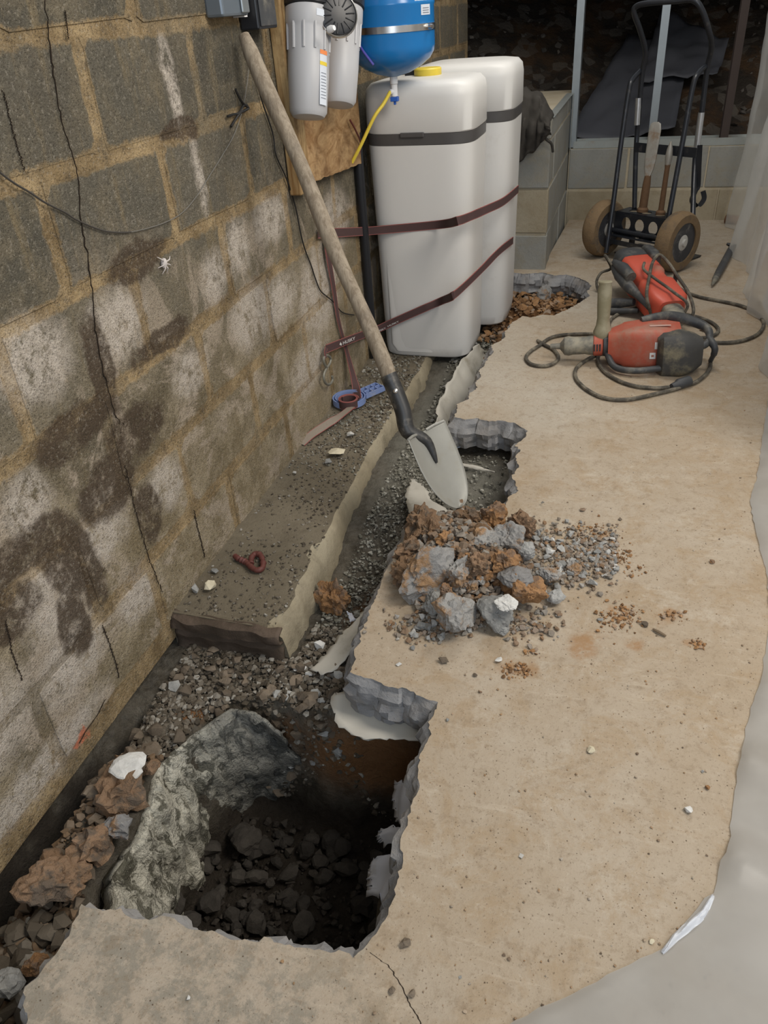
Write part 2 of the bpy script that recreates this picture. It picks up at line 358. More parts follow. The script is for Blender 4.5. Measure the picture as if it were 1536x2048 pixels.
def soil_mat():
    t = NT('dug_soil'); mid = t.noise(14, 6, 0.7); fine = t.noise(90, 5, 0.75); v = t.voro(75, out='Color'); W = t.warp(0.10, 10)
    sv = t.n('ShaderNodeSeparateColor'); t.l(v, sv.inputs[0])
    a = t.mix(t.ramp(mid, 0.35, 0.65), (0.075, 0.064, 0.048), (0.16, 0.14, 0.11))
    a = t.mix(t.ramp(sv.outputs[0], 0.5, 0.9, 0, 0.18), a, (0.22, 0.205, 0.18))
    clay = t.anyof([t.blob(W, c, r, 0.3) for c, r in (((-0.43, 1.02, -0.27), (0.22, 0.16, 0.14)), ((-0.40, 3.45, -0.1), (0.25, 0.26, 0.2)), ((-0.62, 1.08, -0.25), (0.09, 0.1, 0.06)),
            ((-0.52, 1.40, -0.2), (0.10, 0.12, 0.15)), ((-0.83, 0.98, -0.18), (0.05, 0.05, 0.05)), ((-0.95, 0.45, -0.2), (0.12, 0.1, 0.2)), ((-0.55, 2.95, -0.14), (0.06, 0.1, 0.1)))])
    a = t.mix(t.math('MULTIPLY', clay, 0.9), a, t.mix(mid, (0.13, 0.062, 0.026), (0.33, 0.165, 0.07)))
    grey = t.anyof([t.blob(W, c, r, 0.3) for c, r in (((-0.42, 1.95, -0.12), (0.2, 0.25, 0.2)), ((-0.62, 2.4, -0.13), (0.15, 0.8, 0.2)), ((-0.5, 1.10, -0.14), (0.15, 0.1, 0.06)))])
    a = t.mix(t.math('MULTIPLY', grey, 0.65), a, t.mix(fine, (0.19, 0.185, 0.155), (0.33, 0.325, 0.28)))
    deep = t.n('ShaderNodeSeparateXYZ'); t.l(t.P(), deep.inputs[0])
    a = t.mix(t.math('MULTIPLY', t.blob(W, (-0.97, 0.45, -0.25), (0.06, 0.55, 0.3), 0.6), 0.85), a, (0.035, 0.028, 0.022))  # shade of the gap under the wall painted into the soil colour
    a = t.mix(t.ramp(deep.outputs['Z'], -0.34, -0.45, 0, 0.85), a, t.mix(mid, (0.018, 0.014, 0.011), (0.040, 0.031, 0.024)))  # dark deep soil, with the shade of the pit mixed into its colour
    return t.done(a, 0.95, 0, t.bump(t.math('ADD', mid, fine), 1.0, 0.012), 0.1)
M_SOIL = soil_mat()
def stone_mat(name, a, b, c=None, camt=0.0, bumpk=0.5, scale=45):
    t = NT(name); r = t.orand(); o = t.P(); n1 = t.noise(scale, 5, 0.7, vec=o); n2 = t.noise(scale * 5, 3, 0.7, vec=o)
    col = t.mix(r, a, b)
    col = t.mix(t.ramp(n1, 0.35, 0.7, 0, 0.5), col, tuple(q * 0.7 for q in a))
    if c is not None: col = t.mix(t.ramp(t.noise(scale * 0.5, 5, 0.7, vec=o), 0.56 - camt * 0.3, 0.66 - camt * 0.2), col, c)
    col = t.mix(t.ramp(n2, 0.58, 0.75, 0, 0.35), col, tuple(min(1, q * 1.4) for q in b))
    return t.done(col, 0.92, 0, t.bump(t.math('ADD', n1, t.math('MULTIPLY', n2, 0.5)), bumpk, 0.006), 0.15)
M_GREY = stone_mat('grey_stone', (0.22, 0.22, 0.21), (0.42, 0.415, 0.395))
M_BROWN = stone_mat('brown_stone', (0.10, 0.080, 0.060), (0.22, 0.175, 0.13))
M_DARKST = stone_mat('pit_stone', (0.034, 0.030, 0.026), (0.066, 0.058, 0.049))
M_CHUNK = stone_mat('concrete_chunk', (0.21, 0.205, 0.20), (0.33, 0.32, 0.30), (0.29, 0.18, 0.098), 0.28, 1.0, 30)
M_CLAY = stone_mat('orange_clay', (0.25, 0.135, 0.062), (0.36, 0.205, 0.10), (0.19, 0.13, 0.09), 0.35, 1.0, 45)
M_CLAYB = stone_mat('brown_clay', (0.17, 0.105, 0.06), (0.27, 0.175, 0.11), (0.13, 0.10, 0.075), 0.3, 1.0, 40)
M_PALE = stone_mat('pale_stone', (0.50, 0.49, 0.46), (0.66, 0.65, 0.62), None, 0, 0.4)
M_CREAM = stone_mat('cream_stone', (0.58, 0.52, 0.38), (0.66, 0.60, 0.46), None, 0, 0.4)
def attr_stone(name, cols, rough=0.92):
    t = NT(name); at = t.n('ShaderNodeAttribute', attribute_name='tone').outputs['Fac']
    x = t.n('ShaderNodeValToRGB'); x.color_ramp.interpolation = 'LINEAR'
    while len(x.color_ramp.elements) < len(cols): x.color_ramp.elements.new(0.5)
    for i, c in enumerate(cols):
        x.color_ramp.elements[i].position = i / (len(cols) - 1); x.color_ramp.elements[i].color = tuple(c) + (1,)
    t.l(at, x.inputs[0]); n1 = t.noise(140, 4, 0.7)
    col = t.mix(t.ramp(n1, 0.4, 0.75, 0, 0.4), x.outputs[0], (0.10, 0.085, 0.065))
    return t.done(col, rough, 0, t.bump(n1, 0.4, 0.004), 0.15)
M_GRAVEL = attr_stone('gravel_mixed', [(0.055, 0.044, 0.032), (0.09, 0.074, 0.055), (0.125, 0.104, 0.079), (0.165, 0.142, 0.112), (0.34, 0.32, 0.28)])
M_GRAVELG = attr_stone('gravel_grey', [(0.12, 0.115, 0.09), (0.18, 0.172, 0.142), (0.24, 0.232, 0.195), (0.38, 0.37, 0.325)])
M_CRUMB = attr_stone('clay_crumbs', [(0.14, 0.075, 0.035), (0.26, 0.14, 0.065), (0.36, 0.20, 0.09), (0.30, 0.235, 0.18)])
M_MIXC = attr_stone('pile_crumbs', [(0.26, 0.15, 0.078), (0.19, 0.155, 0.12), (0.27, 0.25, 0.22), (0.21, 0.13, 0.075), (0.36, 0.345, 0.315)])
M_DUST = attr_stone('floor_crumbs', [(0.14, 0.10, 0.07), (0.30, 0.22, 0.15), (0.33, 0.20, 0.10), (0.40, 0.36, 0.30)])

M_TANK = simple('tank_white_plastic', (0.66, 0.645, 0.615), 0.42, 0, 0.4, 0.03, 7, (0.52, 0.49, 0.45), 0.06, 0.05)
M_BAND = simple('tank_grey_band', (0.075, 0.070, 0.068), 0.4)
M_FILT = simple('filter_grey_plastic', (0.46, 0.46, 0.47), 0.42, 0, 0.45, 0.03, 10)
M_BLACK = simple('black_plastic', (0.015, 0.016, 0.019), 0.35)
M_BLUET = simple('blue_tank_paint', (0.012, 0.17, 0.46), 0.22, 0.0, 0.5, 0.06, 8)
M_STEEL = simple('bright_steel', (0.62, 0.60, 0.57), 0.25, 1.0, 0.5, 0.08, 40)
M_BLUEH = simple('blue_head_plastic', (0.03, 0.06, 0.30), 0.3)
M_REDH = simple('red_head_plastic', (0.42, 0.05, 0.03), 0.35)
M_WHITEP = simple('white_plastic', (0.78, 0.78, 0.78), 0.4, 0, 0.4, 0.02)
M_PAPER = simple('paper_label', (0.62, 0.66, 0.72), 0.6, 0, 0.3, 0.06, 200)
M_PRINT = simple('label_print', (0.12, 0.13, 0.16), 0.6)
M_YELLOW = simple('yellow_tube', (0.72, 0.55, 0.06), 0.4, 0, 0.4, 0.1, 30)
M_ORANGEL = simple('orange_label', (0.80, 0.25, 0.08), 0.6)
M_VALVE = simple('valve_blue', (0.03, 0.12, 0.48), 0.35)
M_GREYBOX = simple('grey_electrical_box', (0.17, 0.20, 0.23), 0.35, 0.4, 0.5, 0.08, 20)
def wood_mat(name, a, b, vecscale, scale=6, dirt=None):
    t = NT(name); o = t.obj(); g = t.noise(scale, 6, 0.65, 1.0, vec=t.vm('MULTIPLY', o, vecscale)); f_ = t.noise(scale * 5, 4, 0.7, vec=t.vm('MULTIPLY', o, vecscale))
    c = t.mix(t.ramp(g, 0.32, 0.68), a, b); c = t.mix(t.ramp(f_, 0.55, 0.75, 0, 0.5), c, tuple(q * 0.55 for q in a))
    if dirt: c = t.mix(t.ramp(t.noise(9, 5, 0.7, vec=o), 0.5, 0.7, 0, 0.6), c, dirt)
    return t.done(c, 0.75, 0, t.bump(f_, 0.35, 0.003), 0.25)
M_HANDLE = wood_mat('weathered_ash_handle', (0.20, 0.158, 0.112), (0.34, 0.285, 0.215), (30, 30, 2.0), 3, (0.14, 0.115, 0.09))
M_BOARD = wood_mat('stained_plywood', (0.21, 0.11, 0.042), (0.44, 0.29, 0.145), (3, 4, 9), 2.2, (0.105, 0.05, 0.02))
M_STUDW = wood_mat('old_stud_wood', (0.20, 0.11, 0.04), (0.42, 0.30, 0.15), (20, 20, 2), 2.0, (0.10, 0.05, 0.02))
M_BLADE = simple('worn_shovel_steel', (0.30, 0.295, 0.265), 0.48, 0.25, 0.4, 0.14, 14, (0.26, 0.235, 0.18), 0.3, 0.1)
M_SOCK = simple('dark_shovel_socket', (0.045, 0.045, 0.045), 0.45, 0.5, 0.5, 0.2, 30, (0.22, 0.20, 0.17), 0.3)
M_STRAP = simple('strap_dark_weave', (0.085, 0.050, 0.048), 0.85, 0, 0.2, 0.2, 400)
M_STRAPE = simple('strap_red_edge', (0.30, 0.105, 0.095), 0.85, 0, 0.2, 0.15, 300)
M_STRAPD = simple('strap_dusty_weave', (0.25, 0.21, 0.17), 0.9, 0, 0.2, 0.2, 300)
M_LETTER = simple('white_print', (0.72, 0.70, 0.68), 0.7)
M_HOOK = simple('dusty_steel_hook', (0.24, 0.23, 0.19), 0.6, 0.5, 0.4, 0.15, 60)
M_WRENCH = simple('blue_grey_wrench_plastic', (0.20, 0.27, 0.50), 0.5, 0, 0.4, 0.1, 40, (0.34, 0.36, 0.44), 0.2)
M_REDW = simple('rust_red_rubber', (0.11, 0.034, 0.027), 0.6, 0, 0.4, 0.25, 80)
M_TOOLRED = simple('tool_red_plastic', (0.58, 0.095, 0.055), 0.42, 0, 0.4, 0.08, 14, (0.40, 0.20, 0.14), 0.22)
M_TOOLDUST = simple('tool_red_dusty', (0.43, 0.095, 0.056), 0.5, 0, 0.35, 0.1, 14, (0.33, 0.20, 0.145), 0.30)
M_TOOLGREY = simple('tool_dark_grey', (0.050, 0.052, 0.055), 0.5, 0, 0.4, 0.15, 20, (0.20, 0.185, 0.15), 0.25)
M_CAPDUST = simple('dusty_motor_cap', (0.060, 0.058, 0.055), 0.6, 0, 0.35, 0.2, 22, (0.27, 0.235, 0.155), 0.40)
M_OLIVE = simple('dusty_olive_grip', (0.24, 0.215, 0.135), 0.7, 0, 0.3, 0.12, 30, (0.33, 0.30, 0.21), 0.4)
M_CHUCK = simple('dusty_chuck', (0.15, 0.145, 0.125), 0.6, 0.2, 0.4, 0.15, 40, (0.32, 0.29, 0.22), 0.55)
M_CORD = simple('dusty_rubber_cord', (0.070, 0.062, 0.050), 0.7, 0, 0.3, 0.2, 60, (0.21, 0.185, 0.14), 0.45)
M_TRUCK = simple('black_truck_paint', (0.020, 0.022, 0.027), 0.3, 0.2, 0.5, 0.2, 40, (0.10, 0.09, 0.08), 0.12)
M_TIRE = simple('mud_coated_tyre', (0.20, 0.135, 0.075), 0.9, 0, 0.2, 0.2, 40, (0.10, 0.085, 0.07), 0.3, 0.5)
M_RIM = simple('dark_rim', (0.06, 0.06, 0.065), 0.5, 0.3, 0.4, 0.2, 40, (0.22, 0.21, 0.20), 0.2)
M_HUB = simple('hub_white', (0.46, 0.44, 0.40), 0.6, 0, 0.3, 0.15, 60)
M_CHISEL = simple('worn_chisel_steel', (0.36, 0.34, 0.30), 0.5, 0.5, 0.4, 0.2, 40, (0.28, 0.19, 0.12), 0.3)
M_CHRUST = simple('rusty_chisel_shank', (0.15, 0.085, 0.045), 0.75, 0.2, 0.3, 0.3, 60)
M_TAPE = simple('foil_tape', (0.55, 0.55, 0.55), 0.3, 0.8, 0.5, 0.2, 60)
M_GALV = simple('galvanised_steel', (0.34, 0.37, 0.38), 0.42, 0.75, 0.5, 0.12, 18)
M_STUDD = simple('dark_stud', (0.05, 0.035, 0.03), 0.7)  # one stud darker than the others
M_GALVT = simple('galvanised_track', (0.36, 0.38, 0.36), 0.5, 0.55, 0.5, 0.12, 18, (0.33, 0.29, 0.23), 0.25)
M_TARP = simple('dark_grey_membrane', (0.072, 0.074, 0.085), 0.6, 0, 0.3, 0.15, 6)
M_CLOTH = simple('grey_brown_canvas', (0.050, 0.045, 0.039), 0.9, 0, 0.15, 0.2, 30, (0.11, 0.10, 0.085), 0.2)
M_WIRE = simple('black_wire', (0.015, 0.014, 0.013), 0.6)
M_BARE = simple('bare_grey_wire', (0.20, 0.19, 0.17), 0.5, 0.4)
M_BARED = simple('dark_bare_wire', (0.065, 0.058, 0.05), 0.6, 0.2)
M_CRACK = simple('crack_shade_strip', (0.030, 0.022, 0.016), 0.95, 0, 0.1, 0.2, 60)  # flat dark strips painted for the shade inside the cracks
M_RUSTP = simple('rust_brown_pipe', (0.20, 0.105, 0.060), 0.7)
M_FUNGUS = simple('white_cobweb_fungus', (0.55, 0.50, 0.47), 0.9)
M_TWIG = simple('twig_bark', (0.17, 0.125, 0.08), 0.9)
def film_mat(name, col, opac, rough=0.35, sheen=0.12):
    t = NT(name); d = t.b; t.put(d.inputs['Base Color'], col); d.inputs['Roughness'].default_value = rough; d.inputs['Specular IOR Level'].default_value = 0.5
    tr = t.n('ShaderNodeBsdfTransparent'); tr.inputs[0].default_value = (0.96, 0.97, 0.98, 1)
    tl = t.n('ShaderNodeBsdfTranslucent'); tl.inputs[0].default_value = tuple(col) + (1,)
    mx = t.n('ShaderNodeMixShader'); mx.inputs[0].default_value = 0.35; t.l(d.outputs[0], mx.inputs[1]); t.l(tl.outputs[0], mx.inputs[2])
    lw = t.n('ShaderNodeLayerWeight'); lw.inputs[0].default_value = 0.35
    f_ = t.math('MINIMUM', t.math('ADD', t.math('MULTIPLY', lw.outputs['Facing'], 0.55 * (1 - opac)), t.ramp(t.noise(5, 4), 0.3, 0.7, opac * 0.85, min(1, opac * 1.12))), 1.0)
    m2 = t.n('ShaderNodeMixShader'); t.l(f_, m2.inputs[0]); t.l(tr.outputs[0], m2.inputs[1]); t.l(mx.outputs[0], m2.inputs[2]); t.l(m2.outputs[0], t.out.inputs['Surface'])
    return t.m
M_POLY = film_mat('clear_poly_curtain', (0.72, 0.715, 0.68), 0.52, 0.22)
M_POLYW = film_mat('white_poly_layer', (0.84, 0.87, 0.92), 0.88)
M_POLYF = film_mat('poly_floor_sheet', (0.50, 0.485, 0.455), 0.72)
M_VAPOR = simple('vapour_barrier_film', (0.46, 0.435, 0.38), 0.4, 0, 0.4, 0.12, 14, (0.30, 0.27, 0.21), 0.25)
M_VAPORB = simple('vapour_barrier_bluish', (0.50, 0.52, 0.58), 0.4, 0, 0.4, 0.1, 14, (0.34, 0.31, 0.28), 0.2)

# ------------------------------------------------------------------ setting: left block wall
WX = -0.975
wall = thing('wall_left', (WX, 2.3, -0.35), kind='structure')
WY0, WY1, WZ0, WZ1 = -0.9, 4.86, -0.168, 2.15
mb = MB(); mb.box((WX - 0.20, WY0, WZ0), (WX - 0.0030, WY1, WZ1)); mb.build('mortar_bed', M_MORTAR, wall, smooth=False)
def block_mesh(y0, y1, z0, z1, xf, depth=0.02, jit=0.006):
    ins = 0.022; ch = 0.003
    Y = [y0, y0 + ins, y1 - ins, y1]; Z = [z0, z0 + ins, z1 - ins, z1]; vs = []; ed = []
    J = {}
    for i in range(4):
        for j in range(4):
            e = i in (0, 3) or j in (0, 3)
            jy = rnd.uniform(-jit, jit); jz = rnd.uniform(-jit, jit); J[i, j] = (jy, jz)
            vs.append((xf + (rnd.uniform(-0.001, 0.001) if not e else -0.0012), Y[i] + jy + (ch if i == 0 else -ch if i == 3 else 0), Z[j] + jz + (ch if j == 0 else -ch if j == 3 else 0))); ed.append(0.0 if e else 1.0)
    per = [(i, 0) for i in range(4)] + [(3, j) for j in range(1, 4)] + [(i, 3) for i in (2, 1, 0)] + [(0, j) for j in (2, 1)]
    n0 = len(vs)
    for i, j in per: vs.append((xf - depth, Y[i] + J[i, j][0], Z[j] + J[i, j][1])); ed.append(0.0)
    fs = [(i * 4 + j, (i + 1) * 4 + j, (i + 1) * 4 + j + 1, i * 4 + j + 1) for i in range(3) for j in range(3)]
    K = len(per); fs += [(per[k][0] * 4 + per[k][1], per[(k + 1) % K][0] * 4 + per[(k + 1) % K][1], n0 + (k + 1) % K, n0 + k) for k in range(K)]
    return MB().add(vs, fs), ed
k = -5
while True:
    ztop = 1.098 - 0.2035 * k
    if ztop < -0.1: break
    z1 = ztop - 0.009; z0 = ztop - 0.2035 + 0.009
    off = 1.155 if (k % 2 == 1) else 1.37
    off += rnd.uniform(-0.012, 0.012)
    for j in range(-6, 11):
        ya = off + 0.4035 * j + 0.010; yb = off + 0.4035 * (j + 1) - 0.010
        ya = max(ya, WY0); yb = min(yb, WY1)
        if yb - ya < 0.08: continue
        mb, ed = block_mesh(ya, yb, z0, z1, WX + rnd.uniform(-0.0015, 0.0015)); bo = mb.build('block', M_BLOCK, wall, angle=60)
        at_ = bo.data.attributes.new('edge', 'FLOAT', 'POINT'); at_.data.foreach_set('value', ed)
    k += 1
# the crack running down through the wall and the fine ones below it
def crack(pts, wd):
    P = [pxw(x, y, WX + 0.0025) for x, y in pts]; P = polyl(P, 110); mb = MB(); a = []; b = []
    for i, p in enumerate(P):
        j = 0.004 * nz((i * 0.35, p[1] * 3, 1)) + 0.002 * nz((i * 1.1, 5, p[2])); ww = 0.62 * wd * max(0.12, 0.55 + 0.9 * nz((i * 0.45, 7, wd * 900))) * (1 if 2 < i < 106 else 0.2)
        j += 0.0035 * nz((i * 0.8, 2, 9)); a.append((WX + 0.0025, p[1] + j - ww, p[2])); b.append((WX + 0.0025, p[1] + j + ww, p[2]))
    mb.add(a + b, [(i, i + 1, len(a) + i + 1, len(a) + i) for i in range(len(a) - 1)])
    return mb.build('crack', M_CRACK, wall, smooth=False, solid=0.002)
crack([(90, 0), (97, 70), (108, 160), (122, 240), (148, 320), (157, 360), (160, 430), (176, 520), (186, 590), (190, 650), (205, 740), (222, 795), (228, 830), (248, 850)], 0.0017)
crack([(250, 930), (262, 985), (278, 1050), (300, 1122), (325, 1185)], 0.0013)
crack([(388, 1020), (394, 1050), (404, 1090), (410, 1115)], 0.0020)
crack([(205, 1250), (220, 1290), (233, 1330), (238, 1355)], 0.0016)
crack([(130, 20), (136, 70), (137, 80)], 0.0014)
crack([(5, 180), (25, 260), (50, 345)], 0.0014)
crack([(12, 1240), (25, 1310), (45, 1360)], 0.0016)
crack([(210, 1400), (195, 1430), (170, 1465), (160, 1485)], 0.0022)

# ------------------------------------------------------------------ setting: floor slab with the broken edge
EDGE = [(996, 547), (1020, 544), (1046, 548), (1085, 545), (1110, 551), (1133, 549), (1158, 556), (1175, 564), (1183, 572), (1174, 583), (1180, 592), (1164, 602), (1150, 611), (1128, 622), (1108, 631), (1085, 629), (1062, 635), (1046, 632),
        (1024, 644), (1018, 655), (1009, 664), (1011, 674), (1000, 682), (983, 690), (987, 704), (976, 716), (969, 729), (958, 741), (962, 753), (951, 765), (955, 775), (939, 787), (938, 797), (926, 803), (914, 808), (914, 822), (908, 834),
        (930, 839), (952, 836), (978, 843), (1000, 841), (1030, 846), (1040, 853), (1056, 862), (1048, 876), (1030, 890), (1041, 901), (1031, 915), (1038, 932), (1024, 952), (1037, 981), (1016, 994), (1009, 1016),
        (990, 1023), (960, 1020), (930, 1032), (900, 1026), (868, 1032), (842, 1022), (826, 1034), (815, 1052), (806, 1080), (794, 1096), (782, 1126), (772, 1140), (762, 1168), (752, 1196), (742, 1212), (735, 1238), (720, 1262), (722, 1282), (708, 1300), (712, 1318), (700, 1344),
        (722, 1352), (751, 1361), (778, 1374), (813, 1377), (840, 1392), (876, 1404), (868, 1428), (856, 1444), (863, 1468), (850, 1490), (840, 1508), (836, 1548), (838, 1578), (826, 1598), (816, 1640), (801, 1678), (806, 1716), (795, 1760), (786, 1800), (770, 1840), (752, 1868), (735, 1888), (706, 1916),
        (690, 1904), (650, 1902), (604, 1895), (560, 1886), (528, 1873), (518, 1884), (470, 1880), (430, 1863), (398, 1860), (365, 1850), (348, 1836), (322, 1831), (300, 1840), (262, 1836), (247, 1826), (242, 1816), (205, 1822), (185, 1817), (163, 1808),
        (152, 1836), (138, 1872), (112, 1908), (82, 1944), (74, 1956), (50, 1974), (46, 2010), (56, 2040), (40, 2075), (30, 2110)]
brk = []
E3 = [pz(x, y) for x, y in EDGE]
for a, b in zip(E3, E3[1:]):
    L = np.linalg.norm(b - a); n = max(1, int(L / 0.007))
    for i in range(n):
        p = a + (b - a) * (i / n)
        if i: p = p + np.array([rnd.uniform(-1, 1), rnd.uniform(-1, 1), 0]) * min(0.004, 0.002 + L * 0.02)
        brk.append(p)
brk.append(E3[-1])
nb = len(brk)
outer = [np.array(p, dtype=float) for p in [(-0.97, 0.30, 0), (-0.97, -0.9, 0), (-0.97, -1.6, 0), (3.2, -1.6, 0), (3.2, 4.76, 0), (-0.36, 4.76, 0), (-0.40, 3.80, 0), (-0.58, 3.76, 0)]]
loop = brk + outer
N = len(loop)
mb = MB()
tri = tessellate_polygon([[Vector(p) for p in loop]])
mb.add(loop, tri, 0)
rings = [loop]
TH = 0.098; SS = 1.0
for li, zz in enumerate((-0.004, -0.014, -0.028, -0.042, -0.056, -0.070, -0.084, -TH)):
    r = []
    for i, p in enumerate(loop):
        t_ = loop[(i + 1) % N] - loop[i - 1]; nn = np.array([t_[1], -t_[0], 0]); nn /= max(1e-9, np.linalg.norm(nn))
        amp = 0.0
        if i < nb:
            q = (p[0], p[1], zz * 2.6)
            amp = (0.006 + 0.016 * nz(q, 16) + 0.010 * nz(q, 38, 3) + 0.005 * nz(q, 90, 6) + 0.012 * math.sin(PI * li / 7)) * (0.2 if li == 0 else 0.7 if li == 1 else 1.0)
        r.append(p + nn * amp + np.array([0, 0, zz + (0.004 * nz((p[0], p[1], li), 50, 2) if i < nb else 0)]))
    rings.append(r)
for a, b in zip(rings, rings[1:]):
    vs = a + b
    mb.add(vs, [(i, (i + 1) % N, N + (i + 1) % N, N + i) for i in range(N)], 1)
floor = mb.build('floor', [M_FLOOR, M_SLABSIDE], smooth=True, angle=35, loc=(0, 0, 0)); tag(floor, kind='structure')
fp = polyl([pz(*q) for q in ((740, 1905), (760, 1920), (778, 1932), (792, 1955), (805, 1975), (815, 2000), (850, 2060))], 50); mb = MB(); aa = []; bb_ = []
for i, p in enumerate(fp):
    j = 0.003 * nz((i * 0.4, 1, 2)); ww = 0.0008 + 0.0007 * abs(nz((i * 0.6, 3, 4))); aa.append((p[0] + j - ww, p[1], 0.0004)); bb_.append((p[0] + j + ww, p[1], 0.0004))
mb.add(aa + bb_, [(i, i + 1, 51 + i, 50 + i) for i in range(49)]); mb.build('crack', M_CRACK, floor, smooth=False)

# ------------------------------------------------------------------ setting: dug soil, trench and pit
CP = np.array([(-.95, .5, -.20), (-.87, .62, -.165), (-.93, .75, -.15), (-.95, .9, -.19), (-.92, 1.1, -.20), (-.75, 1.12, -.195), (-.6, 1.1, -.18), (-.45, 1.1, -.13), (-.5, 1.3, -.20), (-.6, 1.5, -.20), (-.62, 1.8, -.155), (-.5, 1.9, -.125), (-.35, 2.0, -.118),
               (-.6, 2.2, -.15), (-.64, 2.6, -.17), (-.55, 2.45, -.18), (-.52, 2.7, -.18), (-.5, 2.9, -.17), (-.6, 2.9, -.125), (-.75, 3.0, -.125), (-.9, 3.2, -.125), (-.7, 3.5, -.125), (-.5, 3.3, -.16), (-.35, 3.5, -.105), (-.45, 3.62, -.11), (-.95, .2, -.21), (-.82, .42, -.19), (-.85, .0, -.2), (-.3, .3, -.14), (-.2, 1.0, -.14), (-.2, 2, -.13), (-.2, 3.0, -.13), (0, .5, -.14)])
PITZ = -0.47
def zsoil(x, y):
    x = np.asarray(x, dtype=float); y = np.asarray(y, dtype=float)
    num = np.zeros_like(x); den = np.zeros_like(x)
    for cx, cy, cz in CP:
        w_ = 1.0 / ((x - cx) ** 2 + (y - cy) ** 2 + 0.0015) ** 1.6; num += w_ * cz; den += w_
    z = num / den
    dx = np.abs(x + 0.545) - 0.255; dy = np.abs(y - 0.745) - 0.275
    d = np.where((dx > 0) & (dy > 0), np.sqrt(np.maximum(dx, 0) ** 2 + np.maximum(dy, 0) ** 2), np.maximum(dx, dy))
    d = d + 0.012 * np.sin(x * 23 + 1) + 0.012 * np.sin(y * 29)
    t_ = np.clip((0.02 - d) / 0.07, 0, 1); t_ = t_ * t_ * (3 - 2 * t_)
    z = z * (1 - t_) + PITZ * t_
    gap = np.exp(-((x + 0.962) / 0.032) ** 2) * np.clip((1.02 - y) / 0.25, 0, 1)
    z = z - 0.17 * gap
    return np.where(x < -1.06, np.maximum(z, -0.16), z)  # soil rises unseen beneath the wall to keep light out of the gap
mb = MB(); GX, GY = 170, 400
xs = np.linspace(-1.22, 0.12, GX + 1); ys = np.linspace(-0.3, 3.72, GY + 1)
XX, YY = np.meshgrid(xs, ys, indexing='ij'); ZZ = zsoil(XX, YY)
vs = []
for i in range(GX + 1):
    for j in range(GY + 1):
        x, y, z = XX[i, j], YY[i, j], ZZ[i, j]
        h = 0.5 * nz((x, y, z), 14) + 0.35 * nz((x, y, z), 34, 3) + 0.25 * nz((x, y, z), 80, 7)
        jx = 0.010 * nz((x, y, z), 25, 11); jy = 0.010 * nz((x, y, z), 25, 19)
        zz = z + 0.016 * h
        vs.append((x + jx, y + jy, min(zz, -0.101)))
mb.add(vs, [(i * (GY + 1) + j, (i + 1) * (GY + 1) + j, (i + 1) * (GY + 1) + j + 1, i * (GY + 1) + j + 1) for i in range(GX) for j in range(GY)])
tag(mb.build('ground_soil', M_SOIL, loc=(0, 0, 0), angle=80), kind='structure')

# ------------------------------------------------------------------ setting: footing ledge under the wall and rough footing face in the pit
ledge = thing('concrete_footing', (-0.84, 2.0, -0.25), kind='structure')
mb = MB(); rows = 120; prof_n = None; rings = []
for i in range(rows + 1):
    y = 1.195 + (3.66 - 1.195) * i / rows
    xe = -0.690 - 0.045 * min(1, max(0, (y - 1.2) / 0.9)) + 0.008 * nz((y * 9, 0, 0)) + 0.006 * nz((y * 40, 2, 0))
    zt = -0.096 + 0.004 * nz((y * 6, 5, 0)); ch = 0.010 + 0.012 * abs(nz((y * 22, 8, 0))) + (0.02 if nz((y * 7, 4, 4)) > 0.25 else 0)
    rings.append([(-0.985, y, -0.27), (-0.985, y, zt + 0.002), (-0.85, y, zt + 0.003 * nz((y * 15, 3, 3))), (xe - ch, y, zt), (xe + 0.002, y, zt - ch * 0.8), (xe + 0.010 + 0.012 * nz((y * 30, 1, 6)) + 0.006 * nz((y * 70, 2, 6)), y, -0.15), (xe + 0.02 + 0.01 * nz((y * 24, 1, 9)), y, -0.27)])
n = 7; vs = [q for r in rings for q in r]; b0 = len(rings)
mb.add(vs, [(i * n + a, i * n + a + 1, (i + 1) * n + a + 1, (i + 1) * n + a) for i in range(rows) for a in (0, 1, 2)], 0)
mb.add(vs, [(i * n + a, i * n + a + 1, (i + 1) * n + a + 1, (i + 1) * n + a) for i in range(rows) for a in (3, 4, 5)], 1)
mb.add(rings[0], [tuple(range(n))], 0)
mb.build('footing_body', [M_FOOT, M_FOOTSIDE], ledge, angle=50)
mb = MB()   # brown form-board imprint on its end
def endp(u, v):
    x = -0.978 + 0.290 * u; z = -0.097 - 0.135 * v
    groove = 0.010 if 0.30 < v < 0.42 else 0.0
    return (x, 1.190 + 0.012 * nz((x * 20, z * 30, 0)) + groove - 0.010 * (v < 0.3) + (0.02 if v == 0 else 0), z + 0.004 * nz((x * 25, 0, v)))
mb.grid(endp, 26, 16); mb.build('end_face', M_MUD, ledge, angle=50, solid=0.006)
TOPL = [(228, 1850), (247, 1812), (233, 1752), (253, 1720), (283, 1677), (293, 1633), (308, 1600), (310, 1560), (333, 1523), (393, 1467), (467, 1420), (500, 1425), (528, 1440)]
BOTL = [(330, 1900), (362, 1847), (377, 1793), (396, 1760), (410, 1733), (430, 1683), (440, 1655), (443, 1640), (470, 1620), (493, 1607), (515, 1597), (575, 1590), (628, 1578)]
T3 = polyl([pz(x, y, -0.155 - 0.02 * (i / 12)) for i, (x, y) in enumerate(TOPL)], 70)
B3 = polyl([pz(x, y, PITZ + 0.01) for x, y in BOTL], 70)
mb = MB()
